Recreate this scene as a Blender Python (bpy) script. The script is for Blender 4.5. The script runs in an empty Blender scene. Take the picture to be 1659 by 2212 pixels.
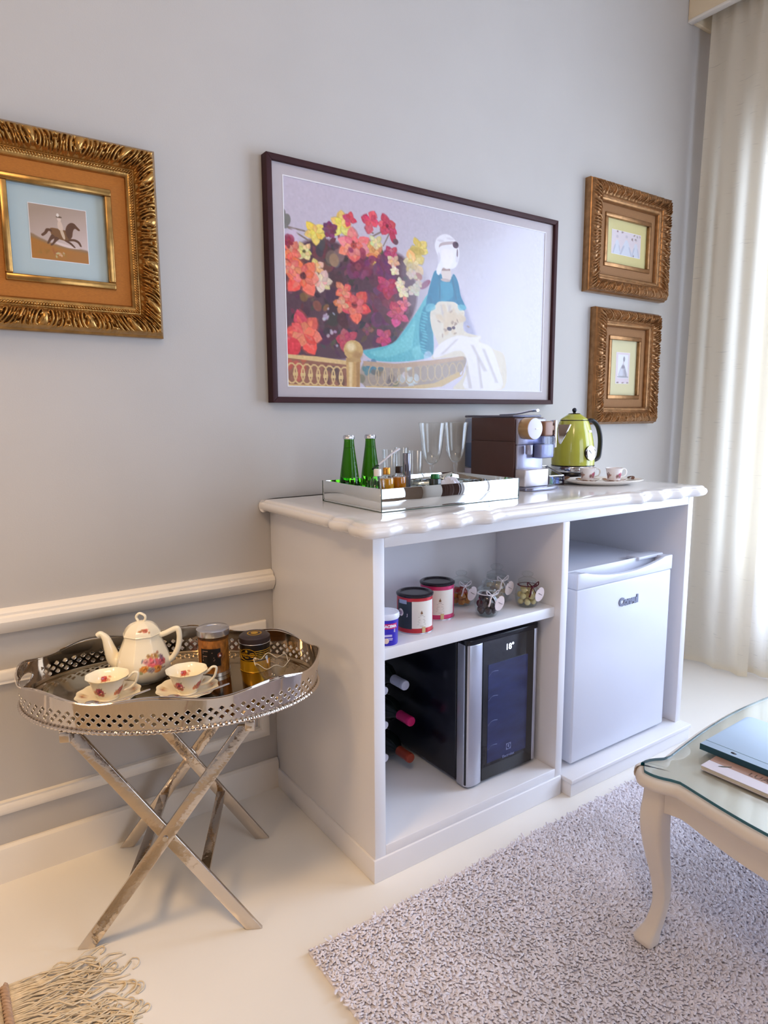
import bpy, bmesh, math, random
import numpy as np
from mathutils import Vector, Matrix

random.seed(11)
PI = math.pi
SC = bpy.context.scene
COL = SC.collection

# ------------------------------------------------------------------ camera, world, lights, exposure
def make_camera():
    yaw, pitch, roll = 0.6074, -0.1445, -0.0059
    fw = Vector((math.sin(yaw)*math.cos(pitch), math.cos(yaw)*math.cos(pitch), math.sin(pitch)))
    r = Vector((math.cos(yaw), -math.sin(yaw), 0)); u = r.cross(fw)
    r2 = math.cos(roll)*r + math.sin(roll)*u; u2 = -math.sin(roll)*r + math.cos(roll)*u
    cam = bpy.data.cameras.new('camera'); cam.sensor_fit = 'HORIZONTAL'; cam.sensor_width = 36.0
    cam.lens = 36.0*1436.06/1659.0; cam.clip_start = 0.05
    o = bpy.data.objects.new('camera', cam); COL.objects.link(o)
    m = Matrix((r2, u2, -fw)).transposed().to_4x4(); m.translation = (-0.867, -1.8639, 1.1925)
    o.matrix_world = m; SC.camera = o
make_camera()

world = bpy.data.worlds.new('world'); SC.world = world; world.use_nodes = True
wb = world.node_tree.nodes['Background']; wb.inputs[0].default_value = (0.80, 0.90, 1.0, 1); wb.inputs[1].default_value = 1.5

def light(name, kind, loc, energy, color, rot=(0, 0, 0), **kw):
    l = bpy.data.lights.new(name, kind); l.energy = energy; l.color = color
    for k, v in kw.items(): setattr(l, k, v)
    o = bpy.data.objects.new(name, l); COL.objects.link(o); o.location = loc; o.rotation_euler = rot
    return o
# daylight standing in the window opening of the right wall
light('window_daylight', 'AREA', (2.38, -1.405, 1.30), 100, (0.60, 0.72, 1.0), (0, PI/2, 0), shape='RECTANGLE', size=2.1, size_y=2.0)
# weak cool fill added in an unseen opening of the rear wall
light('rear_cool_fill', 'AREA', (0.9, -4.15, 1.5), 16, (0.66, 0.77, 1.0), (PI/2, 0, 0), shape='RECTANGLE', size=1.5, size_y=1.8)
# ceiling lamp and a table lamp further left in the room
light('ceiling_lamp', 'POINT', (-1.1, -2.1, 2.75), 26, (1.0, 0.72, 0.44), shadow_soft_size=0.22)
light('table_lamp', 'POINT', (-2.0, -0.8, 1.05), 9, (1.0, 0.66, 0.34), shadow_soft_size=0.13)
# warm ceiling spot turned towards the tray table
light('ceiling_spot', 'SPOT', (-1.75, -1.05, 2.95), 125, (1.0, 0.64, 0.30), Vector((-1.10, -.86, 2.90)).to_track_quat('Z', 'Y').to_euler(), spot_size=0.78, spot_blend=1.0, shadow_soft_size=0.28)

SC.view_settings.view_transform = 'Standard'; SC.view_settings.look = 'None'
SC.view_settings.gamma = 1.0; SC.view_settings.use_curve_mapping = False
SC.view_settings.exposure = 0.38
SC.cycles.use_denoising = True
SC.cycles.max_bounces = 10; SC.cycles.diffuse_bounces = 5; SC.cycles.glossy_bounces = 6
SC.cycles.transmission_bounces = 8; SC.cycles.transparent_max_bounces = 12
SC.cycles.caustics_reflective = False; SC.cycles.caustics_refractive = False
SC.cycles.sample_clamp_indirect = 6.0

# ------------------------------------------------------------------ materials
def lin(c):
    c = [v/255.0 for v in c]
    return tuple(v/12.92 if v <= 0.04045 else ((v+0.055)/1.055)**2.4 for v in c)

MATS = {}
def mat(name, rgb, rough=0.5, metal=0.0, spec=0.5, noise=0.0, nscale=30.0, bump=0.0, bscale=60.0, coat=0.0,
        trans=0.0, ior=1.45, emit=None, estr=0.0, attr=None, sheen=0.0, stretch=None, alpha=1.0):
    """Procedural principled material; noise varies the colour, bump gives fine relief."""
    if name in MATS: return MATS[name]
    m = bpy.data.materials.new(name); m.use_nodes = True; nt = m.node_tree; N, L = nt.nodes, nt.links
    p = N['Principled BSDF']; c = lin(rgb)
    p.inputs['Base Color'].default_value = (*c, 1); p.inputs['Roughness'].default_value = rough
    p.inputs['Metallic'].default_value = metal; p.inputs['Specular IOR Level'].default_value = spec
    p.inputs['Coat Weight'].default_value = coat; p.inputs['Coat Roughness'].default_value = 0.05
    p.inputs['Transmission Weight'].default_value = trans; p.inputs['IOR'].default_value = ior
    p.inputs['Sheen Weight'].default_value = sheen; p.inputs['Alpha'].default_value = alpha
    if emit: p.inputs['Emission Color'].default_value = (*lin(emit), 1); p.inputs['Emission Strength'].default_value = estr
    tc = None
    if noise or bump:
        tc = N.new('ShaderNodeTexCoord'); src = tc.outputs['Object']
        if stretch:
            mp = N.new('ShaderNodeMapping'); mp.inputs['Scale'].default_value = stretch
            L.new(src, mp.inputs['Vector']); src = mp.outputs['Vector']
    if attr:
        a = N.new('ShaderNodeAttribute'); a.attribute_name = attr; L.new(a.outputs['Color'], p.inputs['Base Color'])
    elif noise:
        n = N.new('ShaderNodeTexNoise'); n.inputs['Scale'].default_value = nscale; n.inputs['Detail'].default_value = 4
        r = N.new('ShaderNodeValToRGB'); e = r.color_ramp.elements
        e[0].position, e[1].position = 0.3, 0.7
        e[0].color = (*[v*(1-noise) for v in c], 1); e[1].color = (*[min(1, v*(1+noise*0.6)) for v in c], 1)
        L.new(src, n.inputs['Vector']); L.new(n.outputs['Fac'], r.inputs['Fac']); L.new(r.outputs['Color'], p.inputs['Base Color'])
    if bump:
        n = N.new('ShaderNodeTexNoise'); n.inputs['Scale'].default_value = bscale; n.inputs['Detail'].default_value = 3
        b = N.new('ShaderNodeBump'); b.inputs['Strength'].default_value = bump; b.inputs['Distance'].default_value = 0.004
        L.new(src, n.inputs['Vector']); L.new(n.outputs['Fac'], b.inputs['Height']); L.new(b.outputs['Normal'], p.inputs['Normal'])
    MATS[name] = m
    return m

def glass_mat(name, rgb=(250, 252, 252), rough=0.0, ior=1.45, gain=0.85):
    """Thin-walled clear glass: refraction kept cheap by mixing straight-through light with a Fresnel reflection."""
    if name in MATS: return MATS[name]
    m = bpy.data.materials.new(name); m.use_nodes = True; nt = m.node_tree; N, L = nt.nodes, nt.links
    N.remove(N['Principled BSDF']); out = N['Material Output']
    t = N.new('ShaderNodeBsdfTransparent'); t.inputs[0].default_value = (*lin(rgb), 1)
    g = N.new('ShaderNodeBsdfGlossy'); g.inputs['Roughness'].default_value = max(rough, 0.02)
    lw = N.new('ShaderNodeLayerWeight'); lw.inputs['Blend'].default_value = 0.5
    pw = N.new('ShaderNodeMath'); pw.operation = 'POWER'; pw.inputs[1].default_value = 4.0; L.new(lw.outputs['Facing'], pw.inputs[0])
    f = N.new('ShaderNodeMath'); f.operation = 'MULTIPLY_ADD'; f.use_clamp = True; f0 = ((ior-1)/(ior+1))**2
    f.inputs[1].default_value = gain; f.inputs[2].default_value = f0; L.new(pw.outputs[0], f.inputs[0])
    mx = N.new('ShaderNodeMixShader'); L.new(f.outputs[0], mx.inputs[0]); L.new(t.outputs[0], mx.inputs[1]); L.new(g.outputs[0], mx.inputs[2])
    L.new(mx.outputs[0], out.inputs['Surface'])
    MATS[name] = m
    return m

def cloth_mat(name, rgb, through, clear):
    """Sheer fabric: reflects, lets light through diffusely and stays a little open."""
    if name in MATS: return MATS[name]
    m = bpy.data.materials.new(name); m.use_nodes = True; nt = m.node_tree; N, L = nt.nodes, nt.links
    N.remove(N['Principled BSDF']); out = N['Material Output']; c = (*lin(rgb), 1)
    tc = N.new('ShaderNodeTexCoord'); mp = N.new('ShaderNodeMapping'); mp.inputs['Scale'].default_value = (6, 6, 90)
    n = N.new('ShaderNodeTexNoise'); n.inputs['Scale'].default_value = 2.2; n.inputs['Detail'].default_value = 2
    r = N.new('ShaderNodeValToRGB'); r.color_ramp.elements[0].position = 0.26; r.color_ramp.elements[1].position = 0.33
    r.color_ramp.elements[0].color = (c[0]*0.80, c[1]*0.80, c[2]*0.80, 1); r.color_ramp.elements[1].color = c
    L.new(tc.outputs['Object'], mp.inputs['Vector']); L.new(mp.outputs[0], n.inputs['Vector']); L.new(n.outputs['Fac'], r.inputs['Fac'])
    d = N.new('ShaderNodeBsdfDiffuse'); t = N.new('ShaderNodeBsdfTranslucent'); o = N.new('ShaderNodeBsdfTransparent')
    L.new(r.outputs[0], d.inputs[0]); L.new(r.outputs[0], t.inputs[0])
    m1 = N.new('ShaderNodeMixShader'); m1.inputs[0].default_value = through; L.new(d.outputs[0], m1.inputs[1]); L.new(t.outputs[0], m1.inputs[2])
    m2 = N.new('ShaderNodeMixShader'); m2.inputs[0].default_value = clear; L.new(m1.outputs[0], m2.inputs[1]); L.new(o.outputs[0], m2.inputs[2])
    L.new(m2.outputs[0], out.inputs['Surface'])
    MATS[name] = m
    return m

# ------------------------------------------------------------------ geometry helpers
class G:
    """Collects vertices and faces (optionally vertex colours) and links them as ONE mesh object."""
    def __init__(s): s.v = []; s.f = []; s.c = []
    def add(s, v, f, c=None):
        o = len(s.v); s.v += [tuple(p) for p in v]; s.f += [[i+o for i in q] for q in f]
        if c is not None: s.c += list(c)
        return s
    def box(s, x0, x1, y0, y1, z0, z1):
        x0, x1 = sorted((x0, x1)); y0, y1 = sorted((y0, y1)); z0, z1 = sorted((z0, z1))
        return s.add([(x0,y0,z0),(x1,y0,z0),(x1,y1,z0),(x0,y1,z0),(x0,y0,z1),(x1,y0,z1),(x1,y1,z1),(x0,y1,z1)],
                     [(3,2,1,0),(4,5,6,7),(0,1,5,4),(1,2,6,5),(2,3,7,6),(3,0,4,7)])
    def lathe(s, prof, n=32, cx=0, cy=0, cz=0, sx=1, sy=1, fn=None, close=False):
        """prof: list of (radius, z); fn(angle, r, z) -> r may shape it."""
        o = len(s.v); m = len(prof)
        for (r, z) in prof:
            for k in range(n):
                a = 2*PI*k/n; rr = fn(a, r, z) if fn else r
                s.v.append((cx+rr*math.cos(a)*sx, cy+rr*math.sin(a)*sy, cz+z))
        for i in range(m-1 if not close else m):
            j = (i+1) % m
            for k in range(n):
                k2 = (k+1) % n
                s.f.append([o+i*n+k, o+i*n+k2, o+j*n+k2, o+j*n+k])
        if not close:
            if prof[0][0] > 1e-6: s.f.append([o+k for k in range(n)][::-1])
            if prof[-1][0] > 1e-6: s.f.append([o+(m-1)*n+k for k in range(n)])
        return s
    def tube(s, path, r, n=10, closed=False, cap=True, flat=1.0):
        P = [Vector(p) for p in path]; o = len(s.v); m = len(P)
        R = r if isinstance(r, (list, tuple)) else [r]*m
        prev = None
        for i, p in enumerate(P):
            a = P[(i-1) % m] if (closed or i > 0) else P[i]; b = P[(i+1) % m] if (closed or i < m-1) else P[i]
            t = (b-a).normalized()
            if prev is None:
                up = Vector((0, 0, 1)) if abs(t.z) < 0.9 else Vector((1, 0, 0))
                u = t.cross(up).normalized()
            else:
                u = (prev - t*prev.dot(t)).normalized()
            prev = u; w = t.cross(u)
            for k in range(n):
                ang = 2*PI*k/n
                s.v.append(tuple(p + u*(R[i]*math.cos(ang)) + w*(R[i]*flat*math.sin(ang))))
        for i in range(m if closed else m-1):
            j = (i+1) % m
            for k in range(n):
                k2 = (k+1) % n
                s.f.append([o+i*n+k, o+j*n+k, o+j*n+k2, o+i*n+k2])
        if cap and not closed:
            s.f.append([o+k for k in range(n)]); s.f.append([o+(m-1)*n+k for k in range(n)][::-1])
        return s
    def loops(s, rings, cap0=True, cap1=True):
        """bridges rings of equal length"""
        o = len(s.v); n = len(rings[0])
        for rg in rings: s.v += [tuple(p) for p in rg]
        for i in range(len(rings)-1):
            for k in range(n):
                k2 = (k+1) % n
                s.f.append([o+i*n+k, o+i*n+k2, o+(i+1)*n+k2, o+(i+1)*n+k])
        if cap0: s.f.append([o+k for k in range(n)][::-1])
        if cap1: s.f.append([o+(len(rings)-1)*n+k for k in range(n)])
        return s
    def prism(s, pts, z0, z1): return s.loops([[(x, y, z0) for x, y in pts], [(x, y, z1) for x, y in pts]])
    def prism_y(s, pts, y0, y1): return s.loops([[(x, y1, z) for x, z in pts], [(x, y0, z) for x, z in pts]])
    def prism_x(s, pts, x0, x1): return s.loops([[(x0, y, z) for y, z in pts], [(x1, y, z) for y, z in pts]])
    def sphere(s, c, r, n=12, m=8, sc=(1, 1, 1)):
        o = len(s.v); s.v.append((c[0], c[1], c[2]-r*sc[2]))
        for i in range(1, m):
            t = PI*i/m
            for k in range(n):
                a = 2*PI*k/n
                s.v.append((c[0]+r*math.sin(t)*math.cos(a)*sc[0], c[1]+r*math.sin(t)*math.sin(a)*sc[1], c[2]-r*math.cos(t)*sc[2]))
        s.v.append((c[0], c[1], c[2]+r*sc[2])); last = len(s.v)-1
        for k in range(n): s.f.append([o, o+1+(k+1) % n, o+1+k])
        for i in range(m-2):
            for k in range(n):
                a = o+1+i*n+k; b = o+1+i*n+(k+1) % n
                s.f.append([a, b, b+n, a+n])
        for k in range(n): s.f.append([last, o+1+(m-2)*n+k, o+1+(m-2)*n+(k+1) % n])
        return s
    def xform(s, M): s.v = [tuple(M @ Vector(p)) for p in s.v]; return s
    def map(s, fn): s.v = [tuple(fn(*p)) for p in s.v]; return s
    def obj(s, name, m, parent=None, bevel=0.0, seg=2, smooth=None, loc=None, rot=None):
        me = bpy.data.meshes.new(name); me.from_pydata(s.v, [], s.f); me.validate()
        if bevel > 0:
            bm = bmesh.new(); bm.from_mesh(me); bmesh.ops.remove_doubles(bm, verts=bm.verts, dist=1e-6)
            ed = [e for e in bm.edges if len(e.link_faces) == 2 and e.calc_face_angle(0) > 0.5]
            bmesh.ops.bevel(bm, geom=ed, offset=bevel, segments=seg, profile=0.5, affect='EDGES', clamp_overlap=True)
            bmesh.ops.recalc_face_normals(bm, faces=bm.faces); bm.to_mesh(me); bm.free()
        if s.c and not bevel:
            at = me.color_attributes.new('paint', 'FLOAT_COLOR', 'POINT')
            at.data.foreach_set('color', np.array([(*c[:3], 1.0) for c in s.c], dtype=np.float32).ravel())
        if smooth is None: smooth = 40 if bevel == 0 else 50
        if smooth:
            me.polygons.foreach_set('use_smooth', [len(p.vertices) <= 8 for p in me.polygons]); me.set_sharp_from_angle(angle=math.radians(smooth))
        me.materials.append(m)
        return link(name, me, parent, loc, rot)

def link(name, me, parent=None, loc=None, rot=None):
    o = bpy.data.objects.new(name, me); COL.objects.link(o)
    if parent is not None: o.parent = parent
    if loc: o.location = loc
    if rot: o.rotation_euler = rot
    return o

def tag(o, label, cat, group=None):
    o['label'] = label; o['category'] = cat
    if group: o['group'] = group
    return o
def thing(name, label, cat, loc=(0, 0, 0), rotz=0.0, group=None):
    o = bpy.data.objects.new(name, None); COL.objects.link(o); o.location = loc; o.rotation_euler = (0, 0, rotz)
    o.empty_display_size = 0.05
    return tag(o, label, cat, group)
def struct(o): o['kind'] = 'structure'; return o
def box(name, m, parent, x0, x1, y0, y1, z0, z1, bevel=0.0015, seg=2):
    return G().box(x0, x1, y0, y1, z0, z1).obj(name, m, parent, bevel=bevel, seg=seg)
def dup(root, loc, rotz=None, label=None):
    r = root.copy(); COL.objects.link(r); r.location = loc
    if rotz is not None: r.rotation_euler = (0, 0, rotz)
    if label: r['label'] = label
    for ch in list(root.children):
        c = ch.copy(); COL.objects.link(c); c.parent = r
        for g in ch.children:
            d = g.copy(); COL.objects.link(d); d.parent = c
    return r

def catmull(p, n=6, closed=False):
    r = []; N = len(p)
    P = [Vector(q) for q in p]
    rng = range(N if closed else N-1)
    for i in rng:
        g = (lambda k: P[k % N]) if closed else (lambda k: P[min(max(k, 0), N-1)])
        p0, p1, p2, p3 = g(i-1), g(i), g(i+1), g(i+2)
        for j in range(n):
            t = j/n
            r.append(0.5*(2*p1 + (p2-p0)*t + (2*p0-5*p1+4*p2-p3)*t*t + (3*p1-p0-3*p2+p3)*t**3))
    if not closed: r.append(P[-1])
    return [tuple(q) for q in r]
def smooth_prof(p, n=5): return [(q[0], q[1]) for q in catmull([(a, b, 0) for a, b in p], n)]

_txt = {}
def text_geo(body, size, depth=0.0006, bold=0.0, center=True, shear=0.0):
    """lettering as a mesh lying in XZ, facing -Y, centred on the origin"""
    cu = bpy.data.curves.new('lettering', 'FONT'); cu.body = body; cu.size = size; cu.extrude = depth/2; cu.offset = bold; cu.shear = shear
    cu.resolution_u = 3
    if center: cu.align_x = 'CENTER'; cu.align_y = 'CENTER'
    ob = bpy.data.objects.new('lettering', cu); COL.objects.link(ob); bpy.context.view_layer.update()
    me = bpy.data.meshes.new_from_object(ob.evaluated_get(bpy.context.evaluated_depsgraph_get()))
    g = G(); g.add([(v.co.x, -v.co.z, v.co.y) for v in me.vertices], [list(p.vertices) for p in me.polygons])
    bpy.data.objects.remove(ob); bpy.data.curves.remove(cu); bpy.data.meshes.remove(me)
    return g
def wrap(g, R, a0, cx=0, cy=0, cz=0):
    """bends a flat XZ design (facing -Y) round a vertical cylinder; a0 is the facing angle"""
    def fn(x, y, z):
        a = a0 + x/R; r = R - y
        return (cx + r*math.cos(a), cy + r*math.sin(a), cz + z)
    return g.map(fn)

# ------------------------------------------------------------------ painted prints (colours per vertex on a fine grid)
class Canvas:
    def __init__(s, w, h, bg): s.w, s.h = w, h; s.a = np.zeros((h, w, 3)); s.a[:] = bg; s.r = random.Random(5)
    def jit(s, c, d=12): return tuple(max(0, min(255, v+s.r.uniform(-d, d))) for v in c)
    def poly(s, col, pts, soft=1.5, al=1.0, sm=1):
        if sm: pts = [(q[0], q[1]) for q in catmull([(x, y, 0) for x, y in pts], 4, True)]
        p = np.array(pts, float); q = np.roll(p, -1, 0)
        x0 = max(int(p[:, 0].min()-soft-1), 0); x1 = min(int(p[:, 0].max()+soft+2), s.w)
        y0 = max(int(p[:, 1].min()-soft-1), 0); y1 = min(int(p[:, 1].max()+soft+2), s.h)
        if x1 <= x0 or y1 <= y0: return
        X, Y = np.meshgrid(np.arange(x0, x1)+0.5, np.arange(y0, y1)+0.5)
        d = np.full(X.shape, 1e9); ins = np.zeros(X.shape, bool)
        for a, b in zip(p, q):
            e = b-a; L = e@e+1e-9
            t = np.clip(((X-a[0])*e[0]+(Y-a[1])*e[1])/L, 0, 1)
            d = np.minimum(d, np.hypot(X-a[0]-t*e[0], Y-a[1]-t*e[1]))
            c = (a[1] > Y) != (b[1] > Y)
            if abs(e[1]) > 1e-9: ins ^= c & (X < e[0]*(Y-a[1])/e[1]+a[0])
        d = np.where(ins, -d, d); m = np.clip(0.5-d/max(soft, 0.3), 0, 1)[..., None]*al
        s.a[y0:y1, x0:x1] = s.a[y0:y1, x0:x1]*(1-m) + np.array(col, float)*m
    def ell(s, col, x, y, rx, ry, soft=1.5, al=1.0, rot=0.0):
        ca, sa = math.cos(rot), math.sin(rot); k = 14
        s.poly(col, [(x+rx*math.cos(2*PI*i/k)*ca-ry*math.sin(2*PI*i/k)*sa, y+rx*math.cos(2*PI*i/k)*sa+ry*math.sin(2*PI*i/k)*ca) for i in range(k)], soft, al, 0)
    def petal(s, col, x, y, ang, rx, ry, L, w, soft, al=1.0):
        ca, sa = math.cos(ang), math.sin(ang)
        sh = [(0, 0), (.3, -.5), (.6, -.92), (.84, -.66), (1.08, -.04), (.86, .6), (.6, .92), (.3, .5)]
        s.poly(col, [(x+rx*(a*L*ca-b*w*sa), y+ry*(a*L*sa+b*w*ca)) for a, b in sh], soft, al, 0)
    def flower(s, x, y, rx, ry, n, c1, c2, cc=None, rot=0.0, sq=0.85, soft=1.2):
        dk = tuple(v*.80 for v in c1)
        for layer, (k, sc_) in enumerate(((n, 1.0), (n, .62))):
            od = list(range(k)); s.r.shuffle(od)
            for i in od:
                a = rot+layer*.5+2*PI*i/k+s.r.uniform(-.16, .16); L = sc_*s.r.uniform(.86, 1.12)*(1 if abs(math.sin(a)) > .5 else sq); w = s.r.uniform(.34, .50)*sc_
                base = s.jit(c1 if s.r.random() < .65 else c2, 20)
                s.petal(dk, x, y, a+.09, rx, ry, L*1.02, w, 1.4, .55); s.petal(base, x, y, a, rx, ry, L, w*.92, soft)
                s.petal(s.jit(c2, 16), x, y, a-.08, rx, ry, L*.8, w*.35, 2, .6)
        if cc: s.ell(cc, x, y, rx*.17, ry*.19); s.blob(tuple(v*.6 for v in cc), x, y, rx*.06, ry*.06, 5, rx*.1, ry*.1)
    def blob(s, c, x, y, rx, ry, n, sx, sy, d=18, al=.8):
        for _ in range(n):
            s.ell(s.jit(c, d), x+s.r.gauss(0, sx), y+s.r.gauss(0, sy), rx*s.r.uniform(.5, 1.2), ry*s.r.uniform(.5, 1.3), 2, al, s.r.uniform(0, 3))
    def ring(s, col, x, y, rx, ry, w):
        k = 14; o = [(x+rx*math.cos(2*PI*i/k), y+ry*math.sin(2*PI*i/k)) for i in range(k+1)]
        n = [(x+(rx-w)*math.cos(2*PI*i/k), y+(ry-w)*math.sin(2*PI*i/k)) for i in range(k+1)]
        s.poly(col, o+n[::-1], .9, 1, 0)
    def backdrop(s):
        Y, X = np.mgrid[0:s.h, 0:s.w]; u = X/s.w; v = Y/s.h
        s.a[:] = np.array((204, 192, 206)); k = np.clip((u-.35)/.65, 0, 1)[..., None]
        s.a = s.a*(1-k)+np.array((226, 224, 236))*k  # lighter right side is partly glare on the glass, painted into the print
        k = np.exp(-(((u-.62)/.25)**2+((v-.12)/.35)**2))[..., None]*.5; s.a = s.a*(1-k)+np.array((186, 180, 188))*k
    def sample(s, u, v):
        x = np.clip((np.asarray(u)*s.w).astype(int), 0, s.w-1); y = np.clip((np.asarray(v)*s.h).astype(int), 0, s.h-1)
        c = s.a[y, x]/255.0
        return np.where(c <= 0.04045, c/12.92, ((c+0.055)/1.055)**2.4)
    def plane(s, name, m, parent, x0, x1, z0, z1, y):
        """upright print in XZ facing -Y"""
        w, h = s.w, s.h
        xs = np.linspace(x0, x1, w); zs = np.linspace(z1, z0, h)
        V = np.stack([np.tile(xs, h), np.full(w*h, y), np.repeat(zs, w)], 1)
        i = np.arange(w*h).reshape(h, w)
        F = np.stack([i[:-1, :-1], i[1:, :-1], i[1:, 1:], i[:-1, 1:]], -1).reshape(-1, 4)
        me = bpy.data.meshes.new(name); me.from_pydata(V.tolist(), [], F.tolist())
        c = s.a.reshape(-1, 3)/255.0; c = np.where(c <= 0.04045, c/12.92, ((c+0.055)/1.055)**2.4)
        at = me.color_attributes.new('paint', 'FLOAT_COLOR', 'POINT')
        at.data.foreach_set('color', np.concatenate([c, np.ones((len(c), 1))], 1).astype(np.float32).ravel())
        me.materials.append(m)
        return link(name, me, parent)

    def grain(s, amp, seed=1):
        rng = np.random.default_rng(seed); n = rng.normal(0, 1, (s.h//3+2, s.w//3+2))
        n = np.kron(n, np.ones((3, 3)))[:s.h, :s.w]; n = (n+np.roll(n, 1, 0)+np.roll(n, 1, 1)+np.roll(n, (1, 1), (0, 1)))/4
        s.a = np.clip(s.a+amp*n[..., None]*(.4+s.a.std(axis=2, keepdims=True)/60), 0, 255)
    def foliage(s, x, y, rx, ry, n):
        cs = [(70, 40, 50), (96, 46, 62), (58, 44, 46), (112, 52, 76), (88, 70, 58), (126, 58, 82), (76, 60, 52)]
        for _ in range(n):
            a, q = s.r.uniform(0, 6.28), math.sqrt(s.r.random())
            s.leaf(x+rx*q*math.cos(a), y+ry*q*math.sin(a), s.r.uniform(0, 6.28), s.r.uniform(8, 18), s.r.uniform(4, 8), s.r.choice(cs))
    def rose(s, x, y, rx, ry, col):
        dk = tuple(v*.72 for v in col); lt = tuple(min(255, v*1.18+12) for v in col)
        for i in range(7):
            a = 2*PI*i/7+s.r.uniform(-.2, .2); s.ell(s.jit(col, 14), x+rx*.5*math.cos(a), y+ry*.5*math.sin(a), rx*.58, ry*.55, 1, .95, a)
        for i in range(5):
            a = 2*PI*i/5+.5; s.ell(s.jit(lt if i % 2 else dk, 12), x+rx*.22*math.cos(a), y+ry*.22*math.sin(a), rx*.36, ry*.30, 1, .85, a)
        s.ell(dk, x, y, rx*.2, ry*.18, 1, .9)
    def leaf(s, x, y, a, L, w, col):
        ca, sa = math.cos(a), math.sin(a)
        s.poly(s.jit(col, 14), [(x+u*L*ca-v*w*sa, y+u*L*sa+v*w*ca) for u, v in ((0, 0), (.35, -.5), (.7, -.4), (1, 0), (.7, .4), (.35, .5))], 1, .95, 0)
def paint_big_print():
    cvs = Canvas(520, 281, (205, 198, 208)); poly, ell, flower, blob, ring = cvs.poly, cvs.ell, cvs.flower, cvs.blob, cvs.ring
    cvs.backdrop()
    poly((88,52,62),[(0,98),(19,90),(49,76),(87,76),(122,90),(166,79),(201,80),(223,106),(231,133),(223,165),(197,199),(183,214),(130,225),(93,240),(4,238),(-2,163)],6,1,1); cvs.foliage(108,150,112,82,260)
    blob((120,45,80),148.4,113.8,11.7,9.3,26,25.7,20.5,18,0.8); blob((105,60,55),48.6,112,11.6,9.7,12,18.3,15.3,18,0.8); blob((85,45,55),85.1,155,13.4,11.1,14,22.4,18.5,18,0.8)
    blob((70,35,45),71.5,198.5,12.7,10.6,12,19,15.9,18,0.8); blob((120,50,75),168.8,158.5,10.6,8.4,16,21.1,16.7,18,0.8); blob((95,40,60),147.7,193.4,10.4,8.3,12,20.8,16.6,18,0.8); blob((70,60,55),55.2,90.8,8.5,7.2,6,10.7,9,18,0.8)
    blob((125,110,95),79.8,97.9,8.8,7.2,3,5,4.1,18,0.8); blob((150,60,60),10,116.5,8.7,7.5,6,8.7,7.5,18,0.8); blob((140,90,60),44.4,161.2,7.3,6.2,6,9.2,7.8,18,0.8); blob((200,190,205),65.7,177.7,2.8,2.4,9,7.8,6.6,15,0.8)
    blob((190,180,200),81,203.2,2.6,2.1,6,7,5.9,15,0.8); blob((110,30,70),121.6,103.4,8.6,6.9,8,9.9,7.9,18,0.8); poly((140,120,110),[(5,67),(34,69),(35,67),(6,65)],1,1,0); poly((140,120,110),[(5,67),(40,81),(41,79),(6,65)],1,1,0)
    poly((140,120,110),[(146,61),(167,50),(165,48),(145,59)],1,1,0); poly((140,120,110),[(167,71),(179,51),(177,50),(165,71)],1,1,0); poly((140,120,110),[(132,50),(148,56),(150,54),(133,48)],1,1,0)
    ell((125,122,115),6.5,57.3,5.8,8.3,1.2,1,0.2); ell((115,112,105),2.2,48.7,2.6,4.9,1.2,1,0.0); ell((130,125,120),3.4,65.6,4.6,3.4,1.2,1,0.0); poly((215,195,215),[(4,75),(19,68),(25,85),(15,91)],4,1,1)
    blob((150,40,70),6.5,84.8,6.3,5.4,6,4.6,4,18,0.8); flower(51.2,68,18.9,15.7,5,(236,202,90),(244,218,120),None,0.30,0.85); flower(93.9,50.8,21.1,17.1,5,(238,208,100),(246,222,140),None,0.90,0.85)
    flower(73.7,60.2,13.1,10.7,7,(120,50,80),(140,70,95),None,0.20,0.85); flower(107.8,40.9,13,10.5,4,(214,60,85),(222,80,95),None,0.30,0.85); flower(32.5,95,14.8,12.6,6,(228,205,120),(236,220,150),(130,110,60),0.10,0.85)
    flower(144,38,20.7,16.6,4,(216,62,90),(228,92,112),None,0.20,0.7); flower(173.7,40.2,20.2,15.7,5,(205,52,85),(220,80,105),(150,30,60),0.70,0.75); ell((190,50,80),184.1,54.9,5.6,10.3,1.2,1,-0.4)
    ell((110,70,80),189.4,61.1,5,4.4,1.5,1,0.0); flower(148.7,82.7,19.7,15.7,5,(222,140,72),(232,165,90),None,0.50,0.85); flower(153.9,67.2,13.7,10.8,5,(226,205,150),(235,220,180),None,0.20,0.85)
    flower(12.7,98.8,18.2,15.5,5,(235,110,85),(240,140,110),None,0.20,0.85); flower(7.9,87,8.7,7.4,4,(150,35,60),(165,50,70),None,0.00,0.85); ell((160,125,95),80.4,101,8.2,9.3,2,1,0.0)
    flower(51.6,114.2,14,11.8,5,(240,190,120),(245,205,150),None,0.50,0.85); flower(58.8,132.7,19.3,16,6,(230,190,160),(240,210,180),None,0.80,0.85); flower(113.8,76.6,30,24.3,6,(240,120,110),(244,150,135),(190,70,60),0.35,0.85)
    flower(29.6,128.2,29.9,25.6,6,(238,105,80),(244,140,110),(130,50,45),0.10,0.85); flower(9.9,119,14.5,12.5,4,(240,125,100),(244,150,120),None,0.90,0.85); flower(174.3,128.9,23.2,18.2,5,(175,40,85),(190,60,105),None,0.30,0.85)
    blob((140,45,85),138.3,104.1,6.8,5.3,14,13.6,10.7,18,0.8); blob((115,45,85),165.8,91.4,6.3,4.9,10,10.5,8.2,18,0.8); flower(114.2,160.4,30.5,24.9,5,(228,85,75),(238,115,95),(170,50,50),0.25,0.85)
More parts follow.
